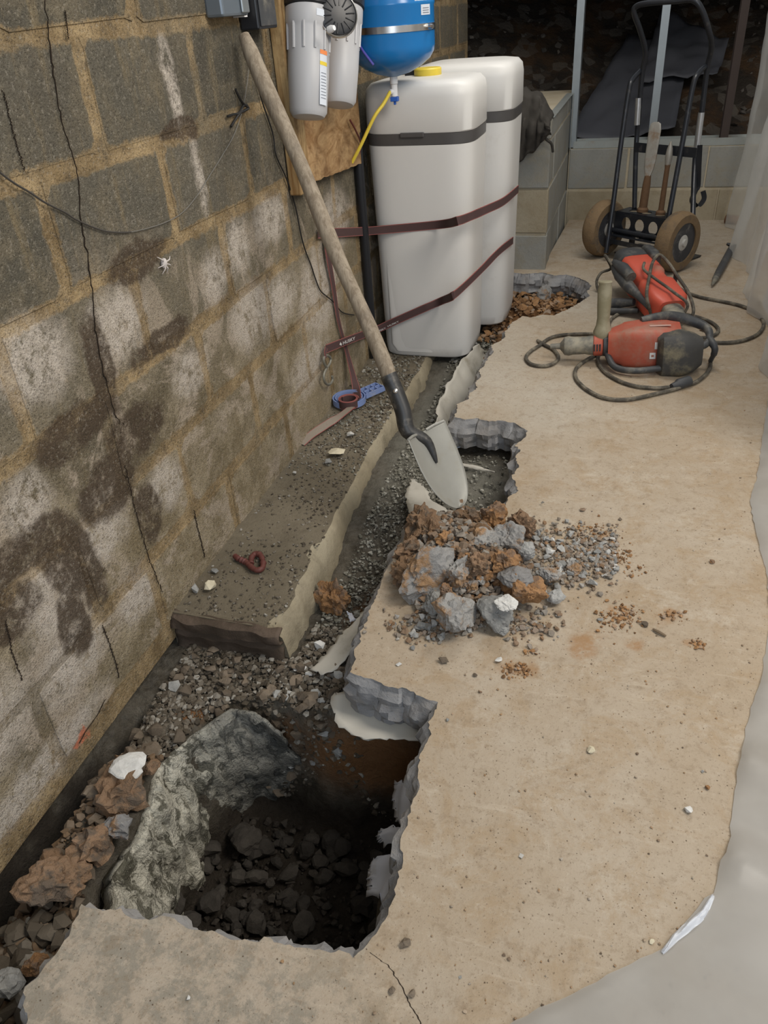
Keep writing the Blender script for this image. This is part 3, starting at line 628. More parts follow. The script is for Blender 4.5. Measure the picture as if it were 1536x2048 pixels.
def pitf(u, v):
    i = min(69, int(round(u * 69))); a, b = T3[i], B3[i]; p = a * (1 - v) + b * v
    p = p + np.array([0.035, -0.01, 0.02]) * math.sin(PI * v) * (0.6 + 0.6 * nz((p[0], p[1], p[2]), 6))
    d = 0.016 * nz(p, 16, 2) + 0.013 * nz((p[0] * 1.0, p[1] * 1.6, p[2] * 0.6), 38, 5) + 0.006 * nz(p, 85, 9)
    return p + np.array([d, -d * 0.3, d * 0.5]) + (np.array([0, 0, -0.08]) if v == 1 else 0)
mb.grid(pitf, 69, 40)
tops = [pitf(u / 69, 0) for u in range(70)]
mb.add([tuple(t_) for t_ in tops] + [tuple(np.array([t_[0] - 0.05, t_[1] + 0.01, t_[2] - 0.05])) for t_ in tops], [(i, i + 1, 71 + i, 70 + i) for i in range(69)])
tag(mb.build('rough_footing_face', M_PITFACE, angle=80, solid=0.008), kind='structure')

# ------------------------------------------------------------------ setting: block pier, low back wall, crawl space behind
pier = thing('wall_pier', (-0.68, 4.2, 0), kind='structure')
PX, PYF, PYB, PT = -0.385, 3.745, 4.73, 0.645
mb = MB(); mb.box((-0.97, PYF + 0.006, -0.10), (PX - 0.006, PYB + 0.2, PT)); mb.build('mortar_bed', M_PIERM, pier, smooth=False)
def rect_block(lo, hi, par, mat, jit=0.003):
    mb = MB(); mb.box([c + rnd.uniform(-jit, jit) for c in lo], [c + rnd.uniform(-jit, jit) for c in hi]); return mb.build('block', mat, par, smooth=False, bevel=0.004)
zc = [-0.045, 0.162, 0.362, 0.562, 0.645]
for i in range(4):
    z0, z1 = zc[i] + 0.005, zc[i + 1] - 0.005
    cuts = [-0.97, -0.77, PX] if i % 2 else [-0.97, -0.585, PX]
    for a, b in zip(cuts, cuts[1:]): rect_block((a + 0.005, PYF - 0.002, z0), (b - (0.004 if b < PX else 0), PYF + 0.04, z1), pier, M_PIERT if i == 1 else M_PIER)
    cy = [PYF + 0.045, 4.14, 4.54, PYB + 0.1] if i % 2 else [PYF + 0.045, 3.95, 4.34, PYB + 0.1]
    for a, b in zip(cy, cy[1:]): rect_block((PX - 0.04, a + 0.005, z0), (PX - 0.002, b - 0.005, z1), pier, M_PIER)
back = thing('wall_back', (1.3, 4.80, 0), kind='structure')
mb = MB(); mb.box((PX, PYB + 0.007, -0.10), (3.2, PYB + 0.2, 0.375)); mb.build('mortar_bed', M_PIERM, back, smooth=False)
for i, (z0, z1) in enumerate(((-0.03, 0.158), (0.168, 0.373))):
    x = PX + (0.10 if i == 0 else 0.02) - 0.1
    while x < 3.1:
        a = max(x, PX + 0.002); rect_block((a + 0.004, PYB, z0), (x + 0.40 - 0.004, PYB + 0.03, z1), back, M_PIERT if i == 0 else M_PIER); x += 0.404
tr = thing('steel_floor_track', (1.2, 4.78, 0.375), 'galvanised steel stud track lying along the top of the low block wall', 'stud track')
mb = MB(); mb.box((PX + 0.02, 4.735, 0.376), (3.1, 4.83, 0.379)); mb.build('web', M_GALVT, tr, smooth=False)
for yy in (4.735, 4.828):
    mb = MB(); mb.box((PX + 0.02, yy, 0.379), (3.1, yy + 0.0025, 0.412)); mb.build('flange', M_GALVT, tr, smooth=False)
mb = MB(); mb.box((PX - 0.03, 3.80, PT + 0.001), (PX + 0.005, 4.73, PT + 0.004)); mb.box((PX + 0.005, 4.70, 0.376), (PX + 0.008, 4.735, PT + 0.004))
tag(mb.build('steel_angle_strip', M_GALVT, smooth=False), 'thin galvanised strip along the top edge of the block pier', 'metal strip')
STUDS = [(-0.372, 'galvanised steel stud beside the block pier'), (0.043, 'galvanised steel stud behind the hand truck'), (0.405, 'dark galvanised steel stud beside the plastic curtain')]
for sx, lab in STUDS:
    s_ = thing('steel_stud', (sx, 4.78, 0.381), lab, 'stud', 'steel studs in the track'); MG = M_STUDD if sx > 0.3 else M_GALV
    mb = MB(); mb.box((sx - 0.019, 4.740, 0.381), (sx + 0.019, 4.7425, 1.95)); mb.build('flange', MG, s_, smooth=False)
    mb = MB(); mb.box((sx + 0.0165, 4.7425, 0.381), (sx + 0.019, 4.822, 1.95)); mb.build('web', MG, s_, smooth=False)
    mb = MB(); mb.box((sx - 0.019, 4.822, 0.381), (sx + 0.019, 4.8245, 1.95)); mb.build('flange', MG, s_, smooth=False)
def hillz(x, y):
    b = 0.36 + max(0, y - 4.95) * 0.50 + 0.25 * max(0, -0.3 - x) * min(1, max(0, (y - 4.9) / 0.5)); return b + 0.05 * nz((x, y, 0), 2.5) + 0.03 * nz((x, y, 0), 9, 4) + 0.012 * nz((x, y, 1), 28, 4)
th = NT('crawlspace_earth'); a_ = th.noise(3.5, 5, 0.65); c_ = th.voro(17, out='Color'); sc_ = th.n('ShaderNodeSeparateColor'); th.l(c_, sc_.inputs[0])
col = th.mix(th.ramp(a_, 0.45, 0.65), (0.045, 0.037, 0.030), (0.10, 0.060, 0.034)); col = th.mix(th.ramp(sc_.outputs[0], 0.6, 0.95, 0, 0.6), col, (0.17, 0.15, 0.125))
M_HILL = th.done(col, 0.95, 0, th.bump(th.noise(30, 6, 0.75), 1.0, 0.03), 0.1)
mb = MB(); mb.grid(lambda u, v: (-1.6 + 4.8 * u, 4.86 + 3.6 * v, hillz(-1.6 + 4.8 * u, 4.86 + 3.6 * v)), 110, 90)
tag(mb.build('hill_earth', M_HILL, loc=(0, 0, 0), angle=80), kind='structure')
mb = MB(); mb.box((-1.7, 4.87, 1.30), (3.3, 8.6, 1.38)); mb.box((-1.7, 8.46, 0.3), (3.3, 8.6, 1.30)); mb.box((-1.75, 4.87, 0.0), (-1.6, 8.6, 1.30)); mb.box((3.2, 4.87, 0.0), (3.35, 8.6, 1.30))
tag(mb.build('crawlspace_light_blocker', simple('light_blocker_dark', (0.05, 0.042, 0.035), 0.9), smooth=False), kind='structure')  # unseen roof and sides added to keep light off the crawl space

# ------------------------------------------------------------------ stones
def stone_verts(seed, flat=0.7, n=11):
    r = random.Random(seed); bm = bmesh.new()
    for i in range(n):
        v = Vector((r.gauss(0, 1), r.gauss(0, 1), r.gauss(0, 1))).normalized() * r.uniform(0.38, 0.52)
        bm.verts.new((v.x * r.uniform(0.9, 1.1), v.y, v.z * flat))
    res = bmesh.ops.convex_hull(bm, input=bm.verts)
    bmesh.ops.delete(bm, geom=[v for v in bm.verts if not v.link_faces], context='VERTS')
    bm.verts.index_update(); vs = [tuple(v.co) for v in bm.verts]; fs = [tuple(v.index for v in f_.verts) for f_ in bm.faces]; bm.free(); return np.array(vs), fs
SV = [stone_verts(s, rnd.uniform(0.5, 0.85), rnd.choice((10, 12, 14, 16))) for s in range(16)]
def rotm(r):
    a, b, c = r.uniform(0, 6.28), r.uniform(-0.5, 0.5), r.uniform(-0.5, 0.5)
    return np.array((Matrix.Rotation(a, 3, 'Z') @ Matrix.Rotation(b, 3, 'X') @ Matrix.Rotation(c, 3, 'Y')))
def lump_mesh(name, seed, mat, sub=3, rough=0.2, flat=0.75, planes=9, power=1.0):
    r = random.Random(seed); bm = bmesh.new(); bmesh.ops.create_icosphere(bm, subdivisions=sub, radius=0.5)
    pl = []
    for i in range(planes):
        nn = Vector((r.gauss(0, 1), r.gauss(0, 1), r.gauss(0, 1))).normalized(); pl.append((nn, r.uniform(0.26, 0.44)))
    for v in bm.verts:
        d = v.co.normalized(); rr = 0.5
        for nn, h in pl:
            c = d.dot(nn)
            if c > 0.05: rr = min(rr, h / c)
        rr += rough * 0.5 * (0.5 * nz(d, 2.2, seed) + 0.30 * nz(d, 5, seed + 3) + 0.16 * nz(d, 11, seed + 5)) * power
        rr += min(rough, 0.5) * 0.09 * nz(d, 21, seed + 9) + (rough * 0.06 * nz(d, 45, seed + 13) if sub > 3 else 0)
        v.co = Vector((d.x * rr, d.y * rr, d.z * rr * flat))
    me = bpy.data.meshes.new(name); bm.to_mesh(me); bm.free(); me.materials.append(mat)
    for p in me.polygons: p.use_smooth = False
    return me
def hull_mesh(name, k, mat):
    vs, fs = SV[k]; me = bpy.data.meshes.new(name); me.from_pydata([tuple(v) for v in vs], [], fs); me.materials.append(mat); return me
def put(name, me, loc, size, rot, label, cat, group=None, squash=1.0):
    o = bpy.data.objects.new(name, me); COL.objects.link(o); o.location = Vector([float(c) for c in loc]); o.scale = (size, size * rnd.uniform(0.75, 1.0), size * squash); o.rotation_euler = rot
    return tag(o, label, cat, group)
def rrot(t=0.5): return (rnd.uniform(-t, t), rnd.uniform(-t, t), rnd.uniform(0, 6.28))
def heap(name, mat, items, label, cat, parent=None):
    """items: (x, y, z, size) -> one mesh of small angular stones"""
    V = []; Fc = []; T = []; b = 0
    for x, y, z, s_ in items:
        vs, fs = SV[rnd.randrange(len(SV))]; A = (vs * s_) @ rotm(rnd).T + np.array([x, y, z]); V.append(A); Fc += [tuple(b + i for i in f_) for f_ in fs]; T += [rnd.random()] * len(vs); b += len(vs)
    me = bpy.data.meshes.new(name); me.from_pydata([tuple(v) for v in np.concatenate(V)], [], Fc); me.materials.append(mat)
    at = me.attributes.new('tone', 'FLOAT', 'POINT'); at.data.foreach_set('value', T)
    o = bpy.data.objects.new(name, me); COL.objects.link(o); tag(o, label, cat, None, 'stuff'); return o
def zs1(x, y): return float(zsoil(np.array([x]), np.array([y]))[0])

# gravel lying on the shelf, in the trench, beside the wall, in the pit and on the footing
def scatter(n, fn, smin, smax, lift=0.15, p=2.0):
    out = []
    while len(out) < n:
        q = fn()
        if q is None: continue
        s_ = smin + (smax - smin) * rnd.random() ** p; x, y = q; out.append((x, y, zs1(x, y) + s_ * lift + 0.004, s_))
    return out
E2 = [(p[0], p[1]) for p in brk]
def in_slab(x, y):
    if y > 3.7 or y < 0.30: return x > -0.9 if y < 0.3 else x > -0.55
    c = False; L = E2 + [(-0.97, 0.30), (-0.97, -1.6), (3.2, -1.6), (3.2, 4.76), (-0.36, 4.76), (-0.4, 3.8), (-0.58, 3.76)]
    j = len(L) - 1
    for i in range(len(L)):
        if (L[i][1] > y) != (L[j][1] > y) and x < (L[j][0] - L[i][0]) * (y - L[i][1]) / (L[j][1] - L[i][1]) + L[i][0]: c = not c
        j = i
    return c
def reg(x0, x1, y0, y1, ledge_ok=False):
    def f_():
        x, y = rnd.uniform(x0, x1), rnd.uniform(y0, y1)
        if in_slab(x, y): return None
        if y > 1.19 and x < -0.66 and y < 3.6: return None
        return x, y
    return f_
heap('gravel', M_GRAVEL, scatter(3600, reg(-0.94, -0.38, 1.0, 1.32), 0.004, 0.022), 'brown grey gravel spread between the footing end and the pit', 'gravel')
heap('gravel', M_GRAVEL, scatter(1100, reg(-0.94, -0.80, 0.84, 1.05), 0.004, 0.020), 'dirty gravel along the wall beside the pit corner', 'gravel')
heap('gravel', M_GRAVELG, scatter(3200, reg(-0.70, -0.45, 1.3, 2.2), 0.004, 0.015), 'fine grey gravel in the trench beside the footing', 'gravel')
heap('gravel', M_GRAVELG, scatter(1100, reg(-0.74, -0.5, 2.2, 3.25), 0.006, 0.024), 'grey gravel in the narrow trench in front of the white tanks', 'gravel')
heap('gravel', M_GRAVELG, scatter(350, reg(-0.55, -0.30, 1.75, 2.15), 0.005, 0.016), 'sparse grey grit on the sunken patch beside the shovel blade', 'gravel')
heap('clay_rubble', M_CRUMB, scatter(900, reg(-0.60, -0.18, 3.12, 3.72), 0.012, 0.045, 0.5), 'broken orange clay filling the hole before the block pier', 'clay')
M_CRUMBB = attr_stone('brown_crumbs', [(0.07, 0.048, 0.032), (0.13, 0.088, 0.055), (0.19, 0.125, 0.075), (0.17, 0.145, 0.115)])
heap('clay_rubble', M_CRUMBB, scatter(900, reg(-0.96, -0.70, 0.20, 0.56), 0.008, 0.034, 0.3), 'brown clay crumbs in the gap beside the slab corner', 'clay')
heap('gravel', M_GRAVEL, scatter(350, reg(-0.96, -0.70, 0.15, 0.50), 0.010, 0.05, 0.4), 'dark gravel in the gap beside the slab corner', 'gravel')
heap('clay_rubble', M_CRUMBB, scatter(500, reg(-0.93, -0.82, 0.56, 0.86), 0.006, 0.028, 0.3), 'brown clay crumbs along the wall above the pit', 'clay')
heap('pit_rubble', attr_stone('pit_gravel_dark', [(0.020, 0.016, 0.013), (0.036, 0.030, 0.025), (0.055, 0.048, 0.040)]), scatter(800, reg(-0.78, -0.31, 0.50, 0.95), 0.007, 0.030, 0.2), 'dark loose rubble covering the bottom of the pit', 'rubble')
it = []
for i in range(4200):
    y = rnd.uniform(1.2, 2.85); x = rnd.uniform(-0.965, -0.70 - 0.045 * min(1, (y - 1.2) / 0.9))
    s_ = 0.003 + 0.009 * rnd.random() ** 2.2 + (0.010 * rnd.random() if y > 2.2 and rnd.random() < 0.35 else 0); it.append((x, y, -0.095 + s_ * 0.15, s_))
heap('grit', M_GRAVEL, it[:2600], 'fine dark grit lying on the concrete footing', 'grit')
heap('grit', M_GRAVELG, [q for q in it[2600:] if q[1] > 1.9], 'pale broken grit on the footing around the blue wrench', 'grit')

HM = {k: [hull_mesh(k, i, mt) for i in range(len(SV))] for k, mt in dict(grey=M_GREY, brown=M_BROWN, dark=M_DARKST, pale=M_PALE, cream=M_CREAM, clay=M_CLAY).items()}
def stones(n, kind, fn, smin, smax, label, group, cat='stone', lift=0.22, zf=None):
    for i in range(n):
        q = None
        while q is None: q = fn()
        x, y = q; s_ = rnd.uniform(smin, smax); z = (zs1(x, y) + 0.006 if zf is None else zf)
        put('stone', HM[kind][rnd.randrange(16)], (x, y, z + s_ * lift), s_, rrot(0.4), label, cat, group)
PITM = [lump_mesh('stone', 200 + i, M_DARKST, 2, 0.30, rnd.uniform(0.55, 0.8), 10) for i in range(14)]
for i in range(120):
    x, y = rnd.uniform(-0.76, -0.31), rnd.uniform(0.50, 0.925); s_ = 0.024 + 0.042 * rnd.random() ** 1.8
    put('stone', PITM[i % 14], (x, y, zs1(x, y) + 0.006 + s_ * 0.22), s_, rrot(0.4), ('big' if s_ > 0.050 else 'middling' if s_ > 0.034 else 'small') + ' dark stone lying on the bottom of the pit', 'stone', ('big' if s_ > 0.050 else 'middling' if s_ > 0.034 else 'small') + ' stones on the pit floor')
stones(60, 'brown', reg(-0.92, -0.45, 1.0, 1.2), 0.022, 0.042, 'brown stone in the gravel between footing end and pit', 'brown stones by the pit')
stones(26, 'grey', reg(-0.66, -0.42, 1.0, 1.2), 0.018, 0.036, 'light grey stone in the gravel between footing end and pit', 'grey stones by the pit')
stones(24, 'brown', reg(-0.93, -0.80, 0.58, 0.95), 0.03, 0.055, 'brown clod lying along the wall above the pit', 'clods along the wall', 'clod')
stones(22, 'grey', reg(-0.70, -0.5, 2.3, 3.1), 0.02, 0.045, 'grey stone in the narrow trench before the white tanks', 'stones in the narrow trench')
stones(12, 'grey', reg(-0.97, -0.80, 0.2, 0.5), 0.03, 0.06, 'grey stone in the gap beside the slab corner', 'stones beside the slab corner')
def at(px_, py_, z, spx):
    p = pz(px_, py_, z); d = (R.T @ (p - CAM))[2]; return p, spx * d / F
def one(kind, px_, py_, z, spx, label, cat='stone', sq=0.8, name='stone'):
    p, s_ = at(px_, py_, z, spx); return put(name, HM[kind][rnd.randrange(16)], (p[0], p[1], p[2] + s_ * 0.25), s_, rrot(0.3), label, cat, None, sq)
one('cream', 421, 1178, -0.094, 34, 'cream coloured stone lying on the footing end')
one('grey', 430, 1146, -0.094, 20, 'small pale stone next to the cream stone on the footing')
one('grey', 392, 1182, -0.094, 26, 'small grey stone at the wall beside the cream stone')
one('cream', 675, 911, -0.094, 40, 'flat cream stone chip on the footing beside the shovel', sq=0.4)
one('grey', 657, 928, -0.094, 24, 'small grey chip beside the flat cream chip on the footing')
one('pale', 589, 949, -0.094, 14, 'tiny white stone on the footing below the strap tail')
one('pale', 701, 873, -0.094, 22, 'pale pointed stone on the footing below the blue wrench')
one('pale', 604, 1342, -0.185, 40, 'white oblong stone at the footing corner by the torn film')
one('pale', 637, 1298, -0.185, 40, 'pale stone leaning near the film strip in the trench')
one('pale', 618, 1357, -0.18, 26, 'small white stone next to the oblong stone at the footing corner')
one('grey', 556, 1394, -0.18, 28, 'pale grey stone at the far brink of the pit')
one('grey', 350, 1377, -0.19, 34, 'pale grey stone by the wall below the footing end')
one('pale', 580, 1390, -0.18, 20, 'small pale stone at the far brink of the pit')
for (x, y, s_, kd, lab) in ((1190, 1172, 36, 'grey', 'rounded grey stone on the floor just right of the rubble heap'), (797, 1328, 19, 'pale', 'small pale stone on the floor below the rubble heap by the slab edge'), (998, 1323, 20, 'pale', 'white angular chip on the floor below the rubble heap'),
        (888, 1325, 26, 'brown', 'dusty brown clod on the floor below the rubble heap'), (1121, 1197, 26, 'grey', 'grey stone at the near right foot of the rubble heap'), (1182, 1503, 20, 'cream', 'cream pebble alone on the bare floor'), (1376, 1622, 22, 'pale', 'white pebble on the floor by the plastic sheet'),
        (1042, 1712, 16, 'pale', 'small white chip on the bare floor opposite the pit'), (812, 1889, 28, 'brown', 'brown stone on the floor beside the near pit corner'), (785, 1982, 20, 'brown', 'brown clod on the floor near the thin crack'), (820, 1988, 26, 'brown', 'larger brown clod on the floor near the thin crack'),
        (894, 1441, 13, 'grey', 'grey pebble on the floor by the slab notch'), (1116, 1234, 14, 'grey', 'small grey pebble between heap and clay smear'), (1200, 1242, 16, 'grey', 'grey pebble beside the clay crumbs'), (1289, 1251, 18, 'brown', 'brown pebble at the end of the clay crumbs'),
        (1424, 1126, 13, 'clay', 'orange pebble alone on the right of the floor'), (1406, 1545, 11, 'grey', 'dark oval pebble near the orange chip'), (1413, 1577, 18, 'clay', 'orange clay chip on the floor near the plastic edge'), (950, 1352, 12, 'brown', 'tiny brown clod on the floor above the slab notch'), (960, 1385, 10, 'clay', 'tiny orange clod on the floor'), (1240, 1040, 10, 'brown', 'tiny dark pebble on the floor above the grit fan'), (375, 1998, 14, 'pale', 'white chip on the near slab'), (1303, 1885, 14, 'cream', 'cream pebble beside the bunched plastic edge'), (920, 1955, 9, 'grey', 'small dark pebble on the near floor')):
    one(kd, x, y, 0.0, s_, lab)

# lumps and the rubble heap on the slab
LM = {}
def lump(px_, py_, z, spx, mat, label, cat, seed, rough=0.5, flat=0.8, tilt=0.3, name='chunk', yaw=None, squash=1.0, sub=3, asp=1.0):
    me = lump_mesh(name, seed, mat, sub, rough, flat); p = pz(px_, py_, z); d = (R.T @ (p - CAM))[2]; s_ = spx * d / F
    o = bpy.data.objects.new(name, me); COL.objects.link(o); o.location = Vector([float(c) for c in p]); o.scale = (s_, s_ * asp, s_ * squash)
    o.rotation_euler = (rnd.uniform(-tilt, tilt), rnd.uniform(-tilt, tilt), rnd.uniform(0, 6.28) if yaw is None else yaw); return tag(o, label, cat)
HEAP = [
    (372, 0, 0, 0, None, '', '', 0)]
G = 'rubble heap on the slab'
PILE = [  # px, py, centre height, px size, material, label, seed, rough, flat, aspect
    (850, 1150, 0.055, 150, M_CHUNK, 'long grey concrete chunk smeared with clay leaning on the left of the rubble heap', 11, 0.30, 1.0, 0.62),
    (910, 1228, 0.045, 112, M_CHUNK, 'big rounded grey chunk at the near foot of the rubble heap', 12, 0.28, 0.9, 0.9),
    (990, 1225, 0.035, 88, M_GREY, 'pale blue-grey wedge of concrete at the near foot of the rubble heap', 13, 0.22, 0.8, 0.9),
    (1012, 1206, 0.075, 56, M_PALE, 'white flat chip lying on the blue-grey wedge', 114, 0.45, 0.28, 0.7),
    (1045, 1180, 0.050, 104, M_CLAY, 'orange clay slab bending over the near right of the rubble heap', 15, 0.5, 0.7, 0.7),
    (1008, 1122, 0.080, 60, M_CLAY, 'bright orange clay lump in the middle of the rubble heap', 16, 0.6, 0.9, 1.0),
    (1030, 1152, 0.07, 84, M_CHUNK, 'flat concrete flake between the orange lumps of the rubble heap', 17, 0.25, 0.45, 0.8),
    (1020, 1080, 0.055, 82, M_CHUNK, 'grey chunk at the back right of the rubble heap', 18, 0.35, 0.9, 0.9),
    (965, 1085, 0.065, 72, M_CHUNK, 'greenish grey chunk at the back middle of the rubble heap', 19, 0.4, 0.9, 1.0),
    (985, 1035, 0.045, 64, M_CLAY, 'orange brown clod at the top edge of the rubble heap', 20, 0.7, 0.9, 1.0),
    (938, 1034, 0.045, 54, M_CLAYB, 'brown clod at the top edge of the rubble heap', 21, 0.7, 0.9, 1.0),
    (842, 1048, 0.035, 92, M_CLAYB, 'tawny clod at the far left corner of the rubble heap', 22, 0.7, 0.8, 0.8),
    (865, 1066, 0.045, 56, M_CLAYB, 'dull brown clod beside the tawny clod of the rubble heap', 23, 0.7, 0.9, 1.0),
    (1045, 1052, 0.035, 66, M_CLAYB, 'rusty clod at the far right of the rubble heap', 24, 0.7, 0.9, 0.9),
    (895, 1085, 0.065, 46, M_CLAY, 'small bright orange lump left of the heap middle', 25, 0.7, 0.9, 1.0),
    (895, 1180, 0.09, 30, M_CLAY, 'tiny orange lump on top of the big rounded chunk', 26, 0.6, 0.9, 1.0),
    (915, 1145, 0.075, 72, M_CHUNK, 'crumbly grey chunk in the middle of the rubble heap', 27, 0.6, 0.9, 0.9),
    (820, 1105, 0.035, 84, M_CLAYB, 'earthy clod on the left edge of the rubble heap', 28, 0.7, 0.8, 0.8),
    (812, 1150, 0.03, 80, M_CLAYB, 'red brown earth lump at the left foot of the rubble heap', 29, 0.8, 0.6, 0.8),
    (1108, 1192, 0.02, 38, M_GREY, 'square grey stone right of the clay slab', 30, 0.2, 0.9, 0.9),
    (1100, 1150, 0.025, 46, M_CHUNK, 'dusty concrete lump among the grey stones of the heap', 31, 0.4, 0.8, 0.9),
    (1150, 1138, 0.012, 44, M_CHUNK, 'flat mortar lump in the stone fan of the heap', 32, 0.35, 0.5, 0.9),
    (965, 1060, 0.075, 50, M_CLAYB, 'flat pinkish flake near the top of the rubble heap', 33, 0.4, 0.45, 0.8),
    (955, 1130, 0.09, 52, M_CLAYB, 'brown crumbly clod on top of the rubble heap', 34, 0.8, 0.9, 0.9),
    (880, 1115, 0.085, 58, M_CHUNK, 'grey brown chunk behind the long leaning chunk', 35, 0.5, 0.8, 0.9),
    (1050, 1100, 0.045, 48, M_GREY, 'grey stone behind the bright orange lump', 36, 0.3, 0.8, 0.9),
    (1000, 1255, 0.012, 44, M_GREY, 'thin grey wedge under the blue-grey wedge', 37, 0.3, 0.5, 0.8),
    (870, 1205, 0.03, 60, M_GREY, 'blue grey broken stone under the long leaning chunk', 38, 0.35, 0.7, 0.9)]
CM = [lump_mesh('clay_clod', 300 + i, (M_CLAY, M_CLAYB, M_CHUNK, M_CLAYB)[i % 4], 3, 0.7, 0.8) for i in range(12)]
for i in range(70):
    a = rnd.uniform(0, 6.28); r_ = rnd.random() ** 0.6; qx, qy = 930 + 130 * r_ * math.cos(a), 1125 + 95 * r_ * math.sin(a); h = 0.075 * max(0, 1 - r_ ** 1.7); p = pz(qx, qy, h); s_ = rnd.uniform(0.018, 0.042)
    put('clod', CM[i % 12], (p[0], p[1], h + s_ * 0.2), s_, rrot(0.6), 'small crumbly clod in the body of the rubble heap', 'clod', 'small clods of the rubble heap')
for x, y, z, s_, mt, lab, sd, ro, fl, asp in PILE:
    yaw = {11: 0.9}.get(sd)
    lump(x, y, z, s_, mt, lab, 'chunk' if mt in (M_CHUNK, M_GREY, M_PALE) else 'clod', sd, ro, fl, 0.35, 'concrete_chunk' if mt in (M_CHUNK, M_GREY, M_PALE) else 'clay_clod', yaw, 1.0, 4, asp)
it = []
for i in range(3600):   # crumbs making up the body of the heap
    a = rnd.uniform(0, 6.28); r_ = rnd.random() ** 0.6
    p = pz(930 + 135 * r_ * math.cos(a), 1150 + 118 * r_ * math.sin(a) - 8); h = 0.085 * max(0, 1 - r_ ** 1.6)
    s_ = 0.006 + 0.022 * rnd.random() ** 2; it.append((p[0], p[1], h * rnd.uniform(0.4, 1.0) + s_ * 0.3, s_))
for i in range(900):
    u = rnd.random() ** 0.8; p = pz(1060 + 175 * u, 1120 + rnd.gauss(0, 38 * (1 - 0.35 * u)) - 8 * u); s_ = 0.004 + 0.014 * rnd.random() ** 1.7; it.append((p[0], p[1], s_ * 0.3 + 0.025 * max(0, 0.4 - u) * rnd.random(), s_))
for i in range(260):
    p = pz(860 + rnd.gauss(0, 45), 1255 + rnd.gauss(0, 16)); s_ = 0.005 + 0.014 * rnd.random() ** 2; it.append((p[0], p[1], s_ * 0.3, s_))
for i in range(160):
    p = pz(1055 + rnd.gauss(0, 30), 1250 + rnd.gauss(0, 18)); s_ = 0.005 + 0.014 * rnd.random() ** 2; it.append((p[0], p[1], s_ * 0.3, s_))
heap('rubble_crumbs', M_MIXC, it, 'crumbled clay and concrete grit of the rubble heap on the slab', 'rubble')
for i in range(95):
    u = rnd.random(); p = pz(1070 + 165 * u, 1118 + rnd.gauss(0, 36 * (1 - 0.3 * u)) - 6 * u, 0.004); s_ = rnd.uniform(0.014, 0.033) * (1 - 0.4 * u)
    put('pebble', HM['grey' if rnd.random() < 0.8 else 'pale'][rnd.randrange(16)], (p[0], p[1], s_ * 0.3), s_, rrot(0.4), 'small grey pebble in the fan spilling from the rubble heap', 'pebble', 'stones spilling from the heap')
for i in range(26):
    p = pz(865 + rnd.gauss(0, 45), 1255 + rnd.gauss(0, 14), 0.004); s_ = rnd.uniform(0.012, 0.028)
    put('pebble', HM['grey'][rnd.randrange(16)], (p[0], p[1], s_ * 0.3), s_, rrot(0.4), 'bluish grey stone at the near foot of the rubble heap', 'stone', 'stones at the near foot of the heap')
it = []
for cx, cy, n_, sx, sy in ((1240, 1228, 160, 28, 14), (1040, 1342, 90, 18, 8), (1345, 1232, 40, 14, 6), (1200, 1075, 70, 26, 14), (1235, 1112, 120, 18, 14), (1265, 1140, 30, 14, 8), (1395, 1288, 30, 10, 6), (1160, 1060, 60, 30, 10), (1065, 1305, 20, 10, 5)):
    for i in range(n_):
        p = pz(cx + rnd.gauss(0, sx), cy + rnd.gauss(0, sy) + (12 if cx == 1240 and rnd.random() < .4 else 0)); s_ = 0.003 + 0.009 * rnd.random() ** 2; it.append((p[0], p[1], s_ * 0.25, s_))
heap('clay_crumbs', M_CRUMB, it, 'little scattered patches of clay crumbs on the concrete floor', 'crumbs')
it = []
for i in range(900):
    p = pz(rnd.uniform(560, 1520), rnd.uniform(640, 2045)); x, y = p[0], p[1]
    if not in_slab(x, y): continue
    s_ = 0.0018 + 0.005 * rnd.random() ** 3; it.append((x, y, s_ * 0.25, s_))
heap('floor_grit', M_DUST, it, 'fine grit and specks strewn over the concrete floor', 'grit')
lump(667, 1195, -0.155, 74, M_CLAY, 'large orange clay clod sitting in the trench beside the footing', 'clod', 51, 0.7, 1.1, 0.3, 'clay_clod', None, 1.0, 4, 0.75)
lump(1090, 590, -0.08, 40, M_CHUNK, 'grey stone standing in the orange clay before the pier', 'stone', 52, 0.3, 1.0, 0.3, 'stone')
lump(110, 1765, -0.12, 150, M_CLAYB, 'big flat brown clod beside the slab corner', 'clod', 53, 0.45, 0.55, 0.15, 'clay_clod', 0.4, 1.0, 4, 0.7)
lump(95, 1730, -0.13, 66, M_CLAYB, 'small brown clod leaning on the big flat clod', 'clod', 54, 0.5, 0.8, 0.3, 'clay_clod')
lump(180, 1690, -0.13, 90, M_CLAYB, 'crumbly brown clod along the wall above the pit', 'clod', 55, 0.8, 0.8, 0.3, 'clay_clod')
lump(232, 1590, -0.13, 110, M_CLAYB, 'lumpy brown clod under the pale flat stone', 'clod', 56, 0.9, 0.8, 0.3, 'clay_clod')
lump(258, 1535, -0.10, 78, M_PALE, 'pale flat stone lying on the clods by the wall', 'stone', 57, 0.25, 0.35, 0.2, 'stone')
lump(235, 1655, -0.13, 60, M_CHUNK, 'grey mortar lump among the brown clods', 'chunk', 58, 0.6, 0.8, 0.3, 'concrete_chunk')
lump(305, 1535, -0.13, 36, M_CLAYB, 'rounded tan pebble beside the pale flat stone', 'stone', 59, 0.25, 0.9, 0.3, 'stone')
lump(495, 1680, -0.43, 68, M_DARKST, 'long pale slab stone at the back of the pit floor', 'stone', 60, 0.25, 0.5, 0.15, 'stone', 0.1)
lump(918, 1003, 0.01, 18, M_CLAYB, 'small brown pebble at the tip of the shovel blade', 'stone', 61, 0.4, 0.8, 0.3, 'stone')
